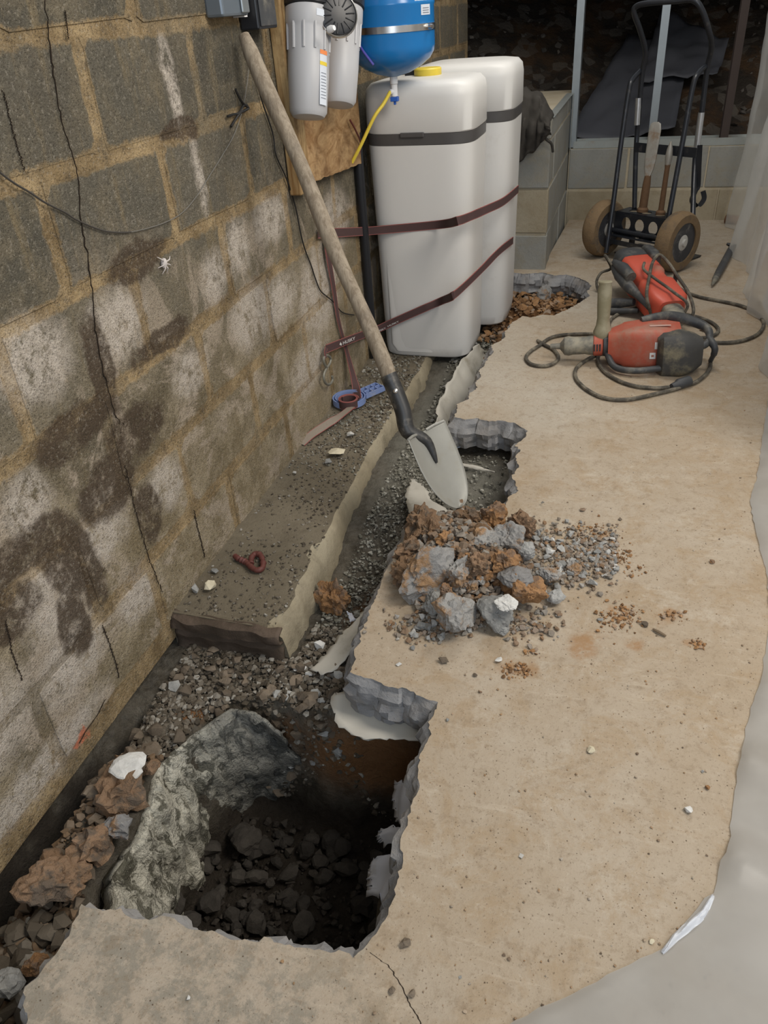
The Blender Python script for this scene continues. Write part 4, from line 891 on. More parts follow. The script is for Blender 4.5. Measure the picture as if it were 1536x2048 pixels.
lump(70, 1930, -0.14, 50, M_CLAY, 'orange clay lump in the gap at the slab corner', 'clod', 62, 0.7, 0.8, 0.3, 'clay_clod')
lump(15, 1960, -0.13, 70, M_GREY, 'grey chunk in the gap at the slab corner', 'chunk', 63, 0.4, 0.7, 0.3, 'concrete_chunk')

# ------------------------------------------------------------------ torn vapour-barrier film
def film(name, A, B, mat, label, rows=10, cols=26, wav=0.008, rag=0.006, cat='plastic film'):
    a = polyl([pz(*q) for q in A], cols + 1); b = polyl([pz(*q) for q in B], cols + 1); mb = MB()
    def f_(u, v):
        i = int(round(u * cols)); p = a[i] * (1 - v) + b[i] * v; q = p + np.array([nz(p, 9, 1), nz(p, 9, 4), 1.2 * nz(p, 12, 7)]) * wav
        if v in (0, 1) or u in (0, 1): q = q + np.array([rnd.uniform(-1, 1), rnd.uniform(-1, 1), 0]) * rag
        return q
    mb.grid(f_, cols, rows); return tag(mb.build(name, mat, angle=60, solid=0.0012), label, cat)
film('torn_film', [(664, 1392, -.10), (668, 1438, -.105), (700, 1472, -.115), (735, 1480, -.12)], [(720, 1380, -.10), (790, 1425, -.10), (835, 1452, -.10), (862, 1482, -.105)], M_VAPOR, 'cream torn film sticking out under the slab corner', 10, 14)
film('torn_film', [(622, 1342, -.155), (660, 1300, -.15), (690, 1262, -.13), (712, 1235, -.12)], [(648, 1352, -.15), (690, 1315, -.13), (718, 1270, -.11), (745, 1205, -.105)], M_VAPOR, 'grey torn film strip along the trench below the heap', 6, 22)
film('torn_film', [(700, 1245, -.12), (696, 1228, -.10), (692, 1222, -.09)], [(712, 1238, -.12), (704, 1226, -.11), (694, 1223, -.09)], M_VAPORB, 'little curled film scrap standing in the trench', 3, 8, 0.003, 0.002)
film('torn_film', [(958, 685, -.075), (925, 722, -.075), (898, 768, -.08), (878, 812, -.085), (866, 850, -.09)], [(975, 712, -.15), (958, 745, -.155), (938, 792, -.16), (912, 822, -.16), (900, 858, -.16)], M_VAPOR, 'grey film trough running along the slab edge before the tanks', 10, 30, 0.018, 0.006)
film('torn_film', [(868, 855, -.09), (862, 890, -.10), (875, 930, -.11)], [(905, 850, -.09), (900, 880, -.10), (895, 925, -.11)], M_VAPOR, 'crumpled pale film behind the shovel blade', 8, 16, 0.016, 0.005)
film('torn_film', [(820, 955, -.115), (812, 990, -.11), (815, 1030, -.10)], [(850, 970, -.112), (868, 1005, -.105), (905, 1030, -.101)], M_VAPOR, 'dusty film tongue under the shovel blade', 8, 16, 0.012, 0.005)
film('torn_film', [(895, 897, -.107), (920, 888, -.100), (946, 880, -.098)], [(898, 901, -.107), (925, 893, -.105), (946, 883, -.100)], M_VAPORB, 'narrow white film sliver in the sunken patch', 2, 14, 0.003, 0.002)
film('torn_film', [(912, 923, -.107), (950, 930, -.100), (990, 943, -.102)], [(914, 929, -.107), (950, 938, -.107), (990, 945, -.106)], M_VAPOR, 'long thin film shred in the sunken patch', 2, 16, 0.003, 0.002)
def hang(name, pts, label, x0=-0.285):
    """film hanging down the slab side of the pit; pts = (px top, py top, px bottom, py bottom) pairs"""
    mb = MB(); a = polyl([pz(q[0], q[1], -0.075) for q in pts], 25); b = polyl([pz(q[2], q[3], -0.19) for q in pts], 25)
    def f_(u, v):
        i = int(round(u * 24)); p = a[i] * (1 - v) + b[i] * v; q = p + np.array([0.01 * nz(p, 18, 2), 0.008 * nz(p, 15, 5), 0.01 * nz(p, 20, 8)])
        if v == 1 or u in (0, 1): q = q + np.array([0, rnd.uniform(-1, 1), rnd.uniform(-1, 1)]) * 0.006
        return q
    mb.grid(f_, 24, 8); return tag(mb.build(name, M_VAPORB, angle=60, solid=0.0012), label, 'plastic film')
hang('torn_film', [(815, 1655, 762, 1655), (800, 1690, 755, 1668), (800, 1700, 770, 1690)], 'small pale film flap hanging in the middle of the pit side')
hang('torn_film', [(806, 1712, 745, 1720), (796, 1765, 740, 1735), (788, 1800, 735, 1790)], 'large pale film flap hanging into the pit from the slab')
hang('torn_film', [(836, 1570, 790, 1560), (826, 1605, 782, 1600), (816, 1650, 790, 1640)], 'narrow film strip hanging from the slab at the far pit side')

# ------------------------------------------------------------------ white softener salt tanks
def tank(x0, x1, y0, y1, z0, z1, label, lean):
    cx, cy = (x0 + x1) / 2, (y0 + y1) / 2; a, b = (x1 - x0) / 2, (y1 - y0) / 2
    t_ = thing('salt_tank', (cx, cy, z0), label, 'tank', 'white softener tanks'); H = z1 - z0
    def rg(z, k, e=5.0, dx=0): return ring_super((cx + lean * (z - z0) + dx, cy, z), (1, 0, 0), (0, 1, 0), a * k, b * k, e, 48)
    zb = z0 + H * 0.80
    mb = MB(); mb.loft([rg(z0, 0.86), rg(z0 + 0.006, 0.89), rg(z0 + 0.04, 0.91), rg(z0 + H * 0.3, 0.93), rg(z0 + H * 0.55, 0.955), rg(zb, 0.985)]); body = mb.build('body', M_TANK, t_, bevel=0)
    mb = MB(); mb.loft([rg(zb, 0.975), rg(zb + 0.002, 0.988), rg(zb + 0.036, 0.993), rg(zb + 0.038, 0.975)]); bd = mb.build('band', M_BAND, t_, label='dark grey band')
    mb = MB(); mb.loft([rg(zb + 0.038, 0.985), rg(zb + 0.042, 1.0), rg(z1 - 0.05, 1.0), rg(z1 - 0.022, 0.975), rg(z1 - 0.006, 0.90), rg(z1, 0.72, 4.0), rg(z1 + 0.004, 0.3, 3)]); lid = mb.build('lid', M_TANK, t_)
    mb = MB(); xx = cx + lean * H * 0.8
    mb.box((xx - 0.055, y0 - 0.006, zb + 0.026), (xx + 0.03, y0 + 0.006, zb + 0.042)); mb.build('lid_catch', M_BAND, lid, smooth=False, bevel=0.003)
    # raised panel edges moulded in the front
    mb = MB(); mb.loft([ring_super((cx - 0.04, y0 + 0.030, z0 + H * q), (1, 0, 0), (0, 1, 0), a * k, 0.013, 6, 24) for q, k in ((0.02, 0.40), (0.05, 0.50), (0.4, 0.52), (0.50, 0.44), (0.54, 0.2))])
    mb.build('moulded_panel', M_TANK, body)
    return t_
TA = tank(-0.950, -0.553, 2.825, 3.185, -0.094, 0.885, 'white softener salt tank with dark band nearest the shovel', 0.0)
TB = tank(-0.868, -0.476, 3.205, 3.575, -0.094, 0.905, 'white softener salt tank with dark band standing behind the other tank', 0.0)
mb = MB(); mb.lathe([(0.045, 0), (0.048, 0.004), (0.048, 0.022), (0.044, 0.026), (0.02, 0.026)], (-0.745, 3.0, 0.886)); mb.build('fill_cap', M_YELLOW, TA, label='yellow round cap')
mb = MB(); mb.box((-0.835, 3.02, 0.886), (-0.79, 3.06, 0.905)); mb.build('vent_tab', M_BLACK, TA, smooth=False, bevel=0.003)
mb = MB(); mb.tube(smooth_path([(-0.955, 2.80, -0.085), (-0.957, 2.80, 0.3), (-0.955, 2.795, 0.62), (-0.955, 2.80, 0.74)], 6), 0.017, 12)
dp = tag(mb.build('drain_hose', M_BLACK), 'black drain hose standing between block wall and white tank', 'hose')

# ------------------------------------------------------------------ water filters, boards, expansion tank
fb = thing('mounting_board', (-0.96, 2.5, 0.66), 'stained plywood board with timber cleat behind the water filters', 'board')
mb = MB()
def bp(q): return q
P0, P1, P2, P3 = pxw(592, 352, -0.955), pxw(707, 318, -0.955), pxw(707, 100, -0.955), pxw(560, 60, -0.955)
y0, y1 = 2.28, 2.80
mb.grid(lambda u, v: (-0.952, y0 + (y1 - y0) * u + 0.004 * nz((u * 9, v * 9, 0)), (0.672 - 0.030 * u) + v * 0.75 + (0.006 * nz((u * 14, 1, 1)) if v == 0 else 0)), 20, 12)
mb.build('panel', M_BOARD, fb, solid=0.02, smooth=False)
mb = MB(); mb.box((-0.972, 2.20, 0.655), (-0.935, 2.285, 1.5)); mb.build('cleat', M_STUDW, fb, smooth=False, bevel=0.004)
def axis_fit(a, b): a = np.array(a); b = np.array(b); d = b - a; return a, d / np.linalg.norm(d), np.linalg.norm(d)
def filt(pb, pt, label, headcol, lab):
    o, ax, L = axis_fit(pb, pt); t_ = thing('water_filter', o, label, 'water filter', 'water filter housings on the board')
    mb = MB(); mb.lathe([(0.030, -0.004), (0.043, -0.002), (0.051, 0.010), (0.0555, 0.10), (0.0565, 0.175), (0.0565, 0.205), (0.058, 0.212), (0.063, 0.222), (0.063, 0.255), (0.06, 0.257)], o, ax, 40); mb.build('sump', M_FILT, t_)
    mb = MB(); a = Vector(ax).cross(Vector((0.3, 0.9, 0.1))).normalized(); b = Vector(ax).cross(a)
    for k in range(12):
        th_ = 2 * PI * k / 12; d = a * math.cos(th_) + b * math.sin(th_); c0 = Vector(o) + Vector(ax) * 0.155 + d * 0.057; c1 = Vector(o) + Vector(ax) * 0.216 + d * 0.0585
        mb.tube([c0, c1], 0.0035, 6)
    mb.build('rib', M_FILT, t_)
    mb = MB(); mb.lathe([(0.062, 0.257), (0.067, 0.26), (0.067, 0.282), (0.060, 0.284)], o, ax, 40); mb.build('collar', M_BLACK, t_)
    mb = MB(); mb.lathe([(0.058, 0.284), (0.062, 0.287), (0.062, 0.31), (0.05, 0.325), (0.02, 0.33)], o, ax, 32); mb.build('head', headcol, t_)
    # label stickers wrap the side that looks along the wall towards the room
    def patch(nm, mat, h0, h1, a0, a1, r0, lab_=None):
        mb = MB(); q = Vector(ax).cross(Vector((0, 1, 0))).normalized(); e = Vector((1, 0, 0)); e = (e - Vector(ax) * e.dot(Vector(ax))).normalized(); g = Vector(ax).cross(e)
        mb.grid(lambda u, v: Vector(o) + Vector(ax) * (h0 + (h1 - h0) * v) + (e * math.cos(a0 + (a1 - a0) * u) + g * math.sin(a0 + (a1 - a0) * u)) * (r0 + 0.0008), 8, 2); return mb.build(nm, mat, t_)
    patch('size_label', M_PAPER, 0.228, 0.244, -0.85, -0.45, 0.063)
    if lab:
        patch('label', M_PAPER, 0.022, 0.152, -0.62, -0.15, 0.0558)
        patch('label_stripe', M_ORANGEL, 0.143, 0.153, -0.62, -0.15, 0.0565); patch('label_stripe', M_YELLOW, 0.117, 0.126, -0.62, -0.15, 0.0562)
        for q in range(9): patch('label_print', M_PRINT, 0.038 + q * 0.0075, 0.0392 + q * 0.0075, -0.56, -0.22, 0.0566)
    return t_
filt(pxw(617, 233, -0.885), pxw(617, 22, -0.885), 'pale grey water filter housing with printed label in front of the board', M_BLUEH, True)
filt(pxw(678, 209, -0.885), pxw(683, 22, -0.885), 'pale grey water filter housing between the other filter and the blue tank', M_REDH, False)
g = thing('pressure_gauge', pxw(678, 35, -0.80), 'black round ribbed gauge wheel with bright rim between the filters', 'gauge')
go = np.array(pxw(676, 30, -0.80)); ga = np.array([0.55, -0.80, 0.2]); ga /= np.linalg.norm(ga)
mb = MB(); mb.lathe([(0.048, -0.02), (0.050, -0.006), (0.046, 0.004), (0.036, 0.006)], go, ga, 36); mb.build('case', M_BLACK, g)
mb = MB(); mb.lathe([(0.0505, -0.008), (0.0535, -0.006), (0.0535, 0.0), (0.0505, 0.002)], go, ga, 36, caps=False); mb.build('rim', M_STEEL, g)
A1 = Vector(ga).cross(Vector((0, 0, 1))).normalized(); A2 = Vector(ga).cross(A1)
mb = MB()
for k in range(14):
    t_ = 2 * PI * k / 14; d = A1 * math.cos(t_) + A2 * math.sin(t_); mb.tube([Vector(go) + Vector(ga) * 0.006 + d * 0.02, Vector(go) + Vector(ga) * 0.005 + d * 0.044], 0.002, 6)
mb.build('rib', M_BLACK, g)
mb = MB(); mb.lathe([(0.008, 0), (0.009, 0.01), (0.006, 0.02)], pxw(657, 60, -0.80), (0.9, -0.3, 0.2), 14); mb.build('nipple', M_WHITEP, g)
# blue expansion tank
bc = np.array([-0.805, 2.775, 0.905])
et = thing('expansion_tank', bc, 'blue steel expansion tank strapped to the wall above the white tank', 'tank')
mb = MB(); Rb = 0.138
mb.lathe([(0.012, 0.0), (0.055, 0.010), (0.095, 0.028), (0.122, 0.048), (0.135, 0.068), (Rb, 0.085), (Rb, 0.19), (Rb + 0.002, 0.195), (Rb + 0.002, 0.2), (Rb, 0.205), (Rb, 0.34), (0.12, 0.38), (0.07, 0.41), (0.01, 0.42)], bc, (0, 0, 1), 56); mb.build('shell', M_BLUET, et)
for h in (0.125, 0.232):
    mb = MB(); mb.lathe([(Rb + 0.0005, h), (Rb + 0.003, h), (Rb + 0.003, h + 0.018), (Rb + 0.0005, h + 0.018)], bc, (0, 0, 1), 56, caps=False); st = mb.build('strap_band', M_STEEL, et)
    mb = MB(); q = np.array([0.93, -0.33, 0]); q /= np.linalg.norm(q); mb.lathe([(0.007, 0), (0.008, 0.01), (0.006, 0.02)], bc + q * 0.139 + np.array([0, 0, h + 0.009]), q, 10); mb.build('screw', M_STEEL, et)
def bpatch(nm, h0, h1, a0, a1, mat=M_PAPER, rr=Rb + 0.001):
    mb = MB(); mb.grid(lambda u, v: (bc[0] + rr * math.cos(a0 + (a1 - a0) * u), bc[1] + rr * math.sin(a0 + (a1 - a0) * u), bc[2] + h0 + (h1 - h0) * v), 8, 2); return mb.build(nm, mat, et)
bpatch('label', 0.202, 0.228, -0.72, -0.25); bpatch('label', 0.165, 0.192, -0.55, -0.22)
for q in range(3): bpatch('label_print', 0.170 + q * 0.006, 0.1716 + q * 0.006, -0.5, -0.28, M_PRINT, Rb + 0.0018)
mb = MB(); mb.lathe([(0.011, 0.012), (0.013, -0.002), (0.013, -0.020), (0.010, -0.022)], bc, (0, 0, 1), 16); mb.lathe([(0.011, -0.022), (0.011, -0.056), (0.009, -0.058)], bc, (0, 0, 1), 16); mb.lathe([(0.007, 0.0), (0.008, 0.018), (0.006, 0.02)], bc + np.array([0, 0, -0.042]), (-0.5, -0.8, 0.0), 12); mb.build('valve', M_WHITEP, et)
mb = MB(); mb.box((bc[0] - 0.013, bc[1] - 0.010, bc[2] - 0.072), (bc[0] + 0.013, bc[1] + 0.010, bc[2] - 0.058)); mb.box((bc[0] - 0.004, bc[1] - 0.004, bc[2] - 0.082), (bc[0] + 0.004, bc[1] + 0.004, bc[2] - 0.072)); mb.build('valve_knob', M_VALVE, et, smooth=False, bevel=0.002)
mb = MB(); vv = bc + np.array([-0.010, -0.016, -0.042])
mb.tube(smooth_path([vv, vv + np.array([-0.015, -0.03, -0.03]), py(748, 235, 2.70), py(722, 290, 2.69), py(704, 325, 2.69)], 8), 0.0058, 10)
tag(mb.build('yellow_tube', M_YELLOW), 'yellow plastic tube hanging from the blue tank valve', 'tube')
mb = MB(); mb.tube([pxw(711, 90, -0.955), pxw(712, 130, -0.955), pxw(711, 200, -0.955), pxw(703, 320, -0.955)], 0.0058, 10)
tag(mb.build('yellow_tube', M_YELLOW), 'yellow plastic tube running down the wall behind the filters', 'tube')
mb = MB(); mb.tube(smooth_path([pxw(700, 240, -0.93), pxw(712, 262, -0.925), pxw(722, 290, -0.935), pxw(712, 320, -0.95), pxw(690, 335, -0.96)], 6), 0.003, 8)
tag(mb.build('thin_cable', simple('maroon_cable', (0.11, 0.025, 0.02), 0.5)), 'thin dark red cable looping beside the board', 'cable')
mb = MB(); mb.tube([py(707, 72, 2.66), py(728, 105, 2.64), py(747, 130, 2.64)], 0.004, 8)
tag(mb.build('violet_tube', simple('violet_tube', (0.10, 0.09, 0.40), 0.4)), 'short violet tube slanting across the blue tank', 'tube')
# electrical box and black box at the top of the wall
eb = thing('electrical_box', (-0.95, 1.94, 1.10), 'grey metal electrical box with pale cover high on the wall', 'electrical box')
mb = MB(); mb.box((WX, 1.865, 1.103), (WX + 0.045, 2.0, 1.36)); mb.build('body', M_GREYBOX, eb, smooth=False, bevel=0.006)
mb = MB(); mb.box((WX + 0.0455, 1.955, 1.108), (WX + 0.052, 1.992, 1.355)); mb.build('cover', M_GALV, eb, smooth=False, bevel=0.003)
mb = MB(); mb.box((WX, 2.003, 1.100), (WX + 0.03, 2.02, 1.36)); mb.build('edge_plate', M_WHITEP, eb, smooth=False)
bb = thing('black_box', (-0.95, 2.09, 1.06), 'black box hanging on the wall above the shovel handle', 'box')
mb = MB(); mb.box((WX, 2.035, 1.072), (WX + 0.05, 2.150, 1.40)); mb.build('body', M_BLACK, bb, smooth=False, bevel=0.004)
mb = MB(); mb.box((WX + 0.05, 2.045, 1.078), (WX + 0.054, 2.14, 1.39)); mb.build('front_cover', M_TOOLGREY, bb, smooth=False, bevel=0.002)
# wires on the wall
def wirepath(pts, r, x=WX + 0.006, per=6): mb = MB(); mb.tube(smooth_path([pxw(a, b, x) for a, b in pts], per), r, 6); return mb
tag(wirepath([(500, 66), (507, 130), (522, 195), (545, 265), (552, 310), (572, 355), (590, 410), (602, 470), (612, 505), (622, 530), (630, 555), (640, 580), (650, 590), (668, 605), (685, 625), (708, 630)], 0.0022).build('black_wire', M_WIRE), 'thin black wire hanging down the wall behind the shovel handle', 'wire')
tag(wirepath([(0, 345), (28, 366), (60, 385), (90, 405), (130, 425), (150, 438), (180, 452), (210, 462), (240, 465), (262, 464)], 0.0018).build('bare_wire', M_BARED), 'dark bent wire sagging across the bare blocks', 'wire')
tag(wirepath([(262, 464), (290, 458), (330, 445), (365, 425), (395, 390), (420, 350), (445, 310), (470, 265), (488, 205), (500, 120)], 0.0011).build('bare_wire', M_BARE), 'thin grey wire rising across the blocks to the black box', 'wire')
tag(wirepath([(471, 178), (476, 190), (484, 204), (492, 212), (497, 216), (488, 222), (480, 226), (470, 240), (462, 253)], 0.0032).build('wire_tie', M_WIRE), 'knotted black wire tie stuck on the wall', 'wire tie')
tag(wirepath([(455, 233), (466, 229), (478, 226), (486, 212), (494, 210)], 0.0030).build('wire_tie', M_WIRE), 'black wire end crossing the knotted tie on the wall', 'wire tie')
fg = thing('wall_fungus', pxw(328, 527, WX), 'small white spidery growth stuck on the block wall', 'fungus')
c = pxw(328, 526, WX + 0.006); mb = MB(); mb.lathe([(0.003, -0.010), (0.007, -0.004), (0.007, 0.004), (0.003, 0.010)], c, (0.1, 0.3, 1), 10); mb.build('body', M_FUNGUS, fg)
for dx, dy in ((-14, -12), (12, -14), (14, 6), (-12, 10), (6, 20), (-3, 22)):
    e = pxw(328 + dx, 526 + dy, WX + 0.003); mb = MB(); mb.tube([c, (c + e) / 2 + np.array([0.006, 0, 0]), e], [0.0018, 0.0015, 0.0006], 6); mb.build('strand', M_FUNGUS, fg)

# ------------------------------------------------------------------ shovel
top = pxw(489, 70, -0.940); tip = pz(917, 1016, 0.004)
ax = tip - top; SL = np.linalg.norm(ax); ax /= SL
e1 = np.cross(ax, [0, 0, 1.0]); e1 /= np.linalg.norm(e1); e2 = np.cross(ax, e1)
ph = math.radians(166); wv = math.cos(ph) * e1 + math.sin(ph) * e2; nv = np.cross(wv, ax)   # width and face direction
if nv @ (tip - CAM) > 0: nv = -nv
sh = thing('shovel', tip, 'long-handled round point shovel leaning on the wall with its blade at the rubble', 'shovel')
S = lambda s_, w_=0.0, n_=0.0: tip - ax * s_ + wv * w_ + nv * n_
def pdep(px_, py_, dep): return CAM + ray((px_, py_)) / F * dep
def dep(p): return (R.T @ (p - CAM))[2]
BLN = 0.218
He = pdep(783, 764, dep(S(0.36))); hx_ = (He - top) / np.linalg.norm(He - top); hl = np.linalg.norm(He - top)
hp = [top + hx_ * (hl * (1 - i / 24)) + np.array([0.003 * math.sin(i * 0.5), 0, 0]) for i in range(25)]
hr = [0.0195 + 0.001 * math.sin(i * 0.7) for i in range(25)]; hr[-1] = 0.013; hr[0] = 0.0185
hd = MB(); hd.tube(hp, hr, 16); hd.build('handle', M_HANDLE, sh)
k0 = He - hx_ * 0.02; k1 = He + hx_ * 0.03; k2 = pdep(806, 822, dep(S(0.29))); k3 = pdep(816, 862, dep(S(0.245))); k4 = S(0.19, 0.0, -0.004); k5 = S(0.13, 0.0, -0.004)
mb = MB(); sp_ = smooth_path([k0, He, k1, k2, k3, k4, k5], 5); nr = len(sp_); mb.tube(sp_, [0.0222 - 0.002 * (i / nr) if i < nr * 0.66 else max(0.003, 0.0208 * (1 - (i / nr - 0.66) / 0.34) ** 0.8) for i in range(nr)], 16); sk = mb.build('socket', M_SOCK, sh)
mb = MB(); q = He + hx_ * 0.025; dv = (CAM - q) / np.linalg.norm(CAM - q); dv = dv - hx_ * (dv @ hx_); dv /= np.linalg.norm(dv); mb.lathe([(0.007, 0), (0.006, 0.003), (0.002, 0.005)], q + dv * 0.0205, dv, 12); mb.build('rivet', M_STEEL, sk)
mb = MB()
def bladep(u, v):   # u along from shoulder to tip, v across
    s_ = BLN * (1 - u); t_ = (v - 0.5) * 2
    wd = 0.086 * (1.0 + 0.06 * u if u < 0.40 else 1.024 * (math.sqrt(max(0.0, 1 - ((u - 0.40) / 0.60) ** 2.0)) * 0.96 + 0.04 * (1 - u)))
    return S(s_, t_ * wd, -0.012 + 0.024 * t_ * t_ * (1 - 0.5 * u) + 0.014 * u * u + 0.007 * math.exp(-(t_ * 5) ** 2) * (1 - u) ** 2)
mb.grid(bladep, 36, 24); bl = mb.build('blade', M_BLADE, sh, solid=0.002)
for s_ in (-1, 1):
    mb = MB(); mb.tube([S(BLN, s_ * 0.02, -0.008), S(BLN + 0.002, s_ * 0.05, 0.0), S(BLN, s_ * 0.083, 0.010)], 0.0038, 8); mb.build('step', M_BLADE, bl)

# ------------------------------------------------------------------ straps, hook, wrench
ST3 = [(-0.5, -0.43, 1), (-0.43, 0.43, 0), (0.43, 0.5, 1)]
up = (0, 0, 1)
us = thing('tie_down_strap', pxw(640, 467, -0.965), 'upper dark red edged strap pulled around both white tanks', 'strap')
mb = MB(); ribbon(mb, smooth_path([pxw(636, 467, -0.968), pxw(660, 466, -0.962), py(720, 463, 2.765), py(760, 460, 2.812), py(880, 449, 2.816), pxw(915, 442, -0.561), pxw(938, 434, -0.555), pxw(975, 418, -0.50), pxw(1008, 402, -0.470), (-0.468, 3.36, 0.44)], 8), up, 0.030, 0.0012, ST3)
mb.build('webbing', [M_STRAP, M_STRAPE], us)
ls = thing('tie_down_strap', pxw(655, 700, -0.965), 'lower dark red edged strap with white lettering and an open hook', 'strap')
lp = smooth_path([pxw(652, 698, -0.958), pxw(690, 683, -0.945), py(735, 666, 2.745), py(758, 657, 2.815), py(800, 638, 2.821), py(850, 616, 2.823), py(885, 601, 2.812), pxw(905, 592, -0.570), pxw(928, 573, -0.566), pxw(965, 537, -0.53), pxw(998, 503, -0.488), (-0.484, 3.36, 0.235)], 8)
mb = MB(); ribbon(mb, lp, up, 0.029, 0.0012, ST3); mb.build('webbing', [M_STRAP, M_STRAPE], ls)
def text_mesh(s_):
    cu = bpy.data.curves.new('t', 'FONT'); cu.body = s_; cu.size = 1.0; o = bpy.data.objects.new('t', cu); COL.objects.link(o); bpy.context.view_layer.update()
    dg = bpy.context.evaluated_depsgraph_get(); me = bpy.data.meshes.new_from_object(o.evaluated_get(dg)); bpy.data.objects.remove(o)
    vs = np.array([tuple(v.co) for v in me.vertices]); fs = [tuple(p.vertices) for p in me.polygons]; bpy.data.meshes.remove(me); return vs, fs
def text_on(p0, p1, s_, parent, mat, height, off, flip=False):
    p0 = np.array(p0); p1 = np.array(p1); d = p1 - p0; L = np.linalg.norm(d); d /= L; u_ = np.array([0, 0, 1.0]); u_ = u_ - d * (u_ @ d); u_ /= np.linalg.norm(u_)
    nn = np.cross(d, u_); nn = nn if nn @ (CAM - p0) > 0 else -nn
    vs, fs = text_mesh(s_); x0, x1 = vs[:, 0].min(), vs[:, 0].max(); k_ = L / (x1 - x0); kh = height / (vs[:, 1].max())
    mb = MB(); mb.add([p0 + d * ((v[0] - x0) * k_ + 0 * v[1]) + u_ * (v[1] * kh - height / 2) + nn * off for v in vs], fs); return mb.build('lettering', mat, parent, smooth=False, solid=0.0004)
text_on(pxw(684, 686, -0.9465), pxw(708, 676, -0.9365), 'HUSKY', ls, M_LETTER, 0.011, 0.004)
mb = MB(); q = np.array(pxw(679, 688, -0.949)); d_ = (lp[6] - lp[4]) / np.linalg.norm(lp[6] - lp[4]); nn = np.cross(d_, [0, 0, 1.0]); nn = nn if nn @ (CAM - q) > 0 else -nn; uu = np.array([0, 0, 1.0])
mb.add([q + nn * 0.004 + d_ * a + uu * b for a, b in ((-0.008, 0), (0.004, 0.007), (0.001, 0.0), (0.006, -0.007), (0.010, 0.0), (0.004, 0.003))], [(0, 1, 5, 2), (0, 2, 3), (5, 4, 3, 2)]); mb.build('emblem', M_LETTER, ls, smooth=False, solid=0.0004)
text_on(py(752, 664, 2.805), py(772, 655, 2.808), 'HUSKY', ls, M_LETTER, 0.006, 0.004); text_on(py(776, 652, 2.808), py(798, 642, 2.81), 'HUSKY', ls, M_LETTER, 0.006, 0.004)
hx = -0.955
mb = MB(); mb.tube(smooth_path([pxw(*q, hx) for q in ((653, 735), (648, 725), (648, 715), (654, 711), (661, 716), (660, 726), (653, 737), (648, 748), (648, 760), (653, 768), (660, 768), (665, 760), (664, 752))], 6), 0.0045, 8); mb.build('hook', M_HOOK, ls)
mb = MB(); ribbon(mb, [pxw(653, 695, -0.957), pxw(650, 705, -0.953), pxw(652, 716, -0.951)], (0, 1, 0), 0.012, 0.001, ST3); mb.build('loop', [M_STRAP, M_STRAPE], ls)
# hanging strap tail, coil on the wrench
cl = pz(697, 800, -0.06); lt = thing('loose_strap', (cl[0], cl[1], -0.085), 'loose strap hanging behind the shovel and coiled on the blue wrench', 'strap')
hpth = smooth_path([pxw(652, 478, -0.962), pxw(658, 520, -0.960), pxw(668, 580, -0.964), pxw(677, 640, -0.965), pxw(690, 690, -0.962), pxw(702, 735, -0.945), pxw(712, 775, -0.915), pz(716, 800, -0.062)], 6)
nn_ = len(hpth); wl = [0.030 * (0.55 + 0.45 * abs(math.cos(PI * 1.05 * i / nn_ + 0.0))) for i in range(nn_)]; wd = [(0.15, 1.0, 0.25) if True else 0 for i in range(nn_)]
mb = MB(); ribbon(mb, hpth, wd, wl, 0.0012, ST3); mb.build('webbing', [M_STRAP, M_STRAPE], lt)
mb = MB(); sp = [np.array([cl[0] + (0.037 - 0.004 * t_ / 6.28) * math.cos(t_ + 0.3), cl[1] + (0.037 - 0.004 * t_ / 6.28) * math.sin(t_ + 0.3), -0.068]) for t_ in np.linspace(0, 6.28 * 2.4, 90)]
ribbon(mb, sp, up, 0.030, 0.0012, ST3); mb.build('coil', [M_STRAP, M_STRAPE], lt)
tp = smooth_path([cl + np.array([0.02, -0.03, -0.012]), pz(680, 832, -0.066), pz(655, 848, -0.072), pz(625, 868, -0.082), pz(602, 888, -0.090)], 6)
mb = MB(); ribbon(mb, tp, (0.75, 0.65, 0), 0.030, 0.0012, [(-0.5, -0.44, 1), (-0.44, 0.44, 0), (0.44, 0.5, 1)]); mb.build('tail', [M_STRAPD, M_STRAPE], lt)
wc = pz(697, 806, -0.09) + np.array([0.004, 0.0, 0.006]); wr = thing('filter_wrench', (wc[0], wc[1], -0.086), 'blue plastic filter wrench with lattice handle lying on the footing', 'wrench')
for r0, r1, nm in ((0.046, 0.050, 'inner_ring'), (0.056, 0.060, 'outer_ring')):
    mb = MB(); mb.lathe([(r0, 0), (r1, 0), (r1, 0.022), (r0, 0.022), (r0, 0)], (wc[0], wc[1], -0.086), (0, 0, 1), 40, caps=False); mb.build(nm, M_WRENCH, wr)
mb = MB(); mb.lathe([(0.048, 0.002), (0.058, 0.002), (0.058, 0.008), (0.048, 0.008), (0.048, 0.002)], (wc[0], wc[1], -0.086), (0, 0, 1), 40, caps=False); mb.build('floor_ring', M_BLACK, wr)
for k in range(10):
    a = 2 * PI * k / 10; mb = MB(); mb.tube([(wc[0] + r_ * math.cos(a), wc[1] + r_ * math.sin(a), -0.079) for r_ in (0.048, 0.058)], 0.004, 6); mb.build('web', M_WRENCH, wr)
hd_ = pz(752, 778, -0.08) - wc; hd_[2] = 0; hd_ /= np.linalg.norm(hd_); hn = np.array([-hd_[1], hd_[0], 0])
def WM(q): return wc + hd_ * q[0] + hn * q[1] + np.array([0, 0, q[2] - (wc[2] + 0.086)])
for off in (-0.025, 0.0, 0.025):
    mb = MB(); mb.box((0.058, off - 0.0025, 0.0), (0.150, off + 0.0025, 0.018), 0, WM); mb.build('rail', M_WRENCH, wr, smooth=False)
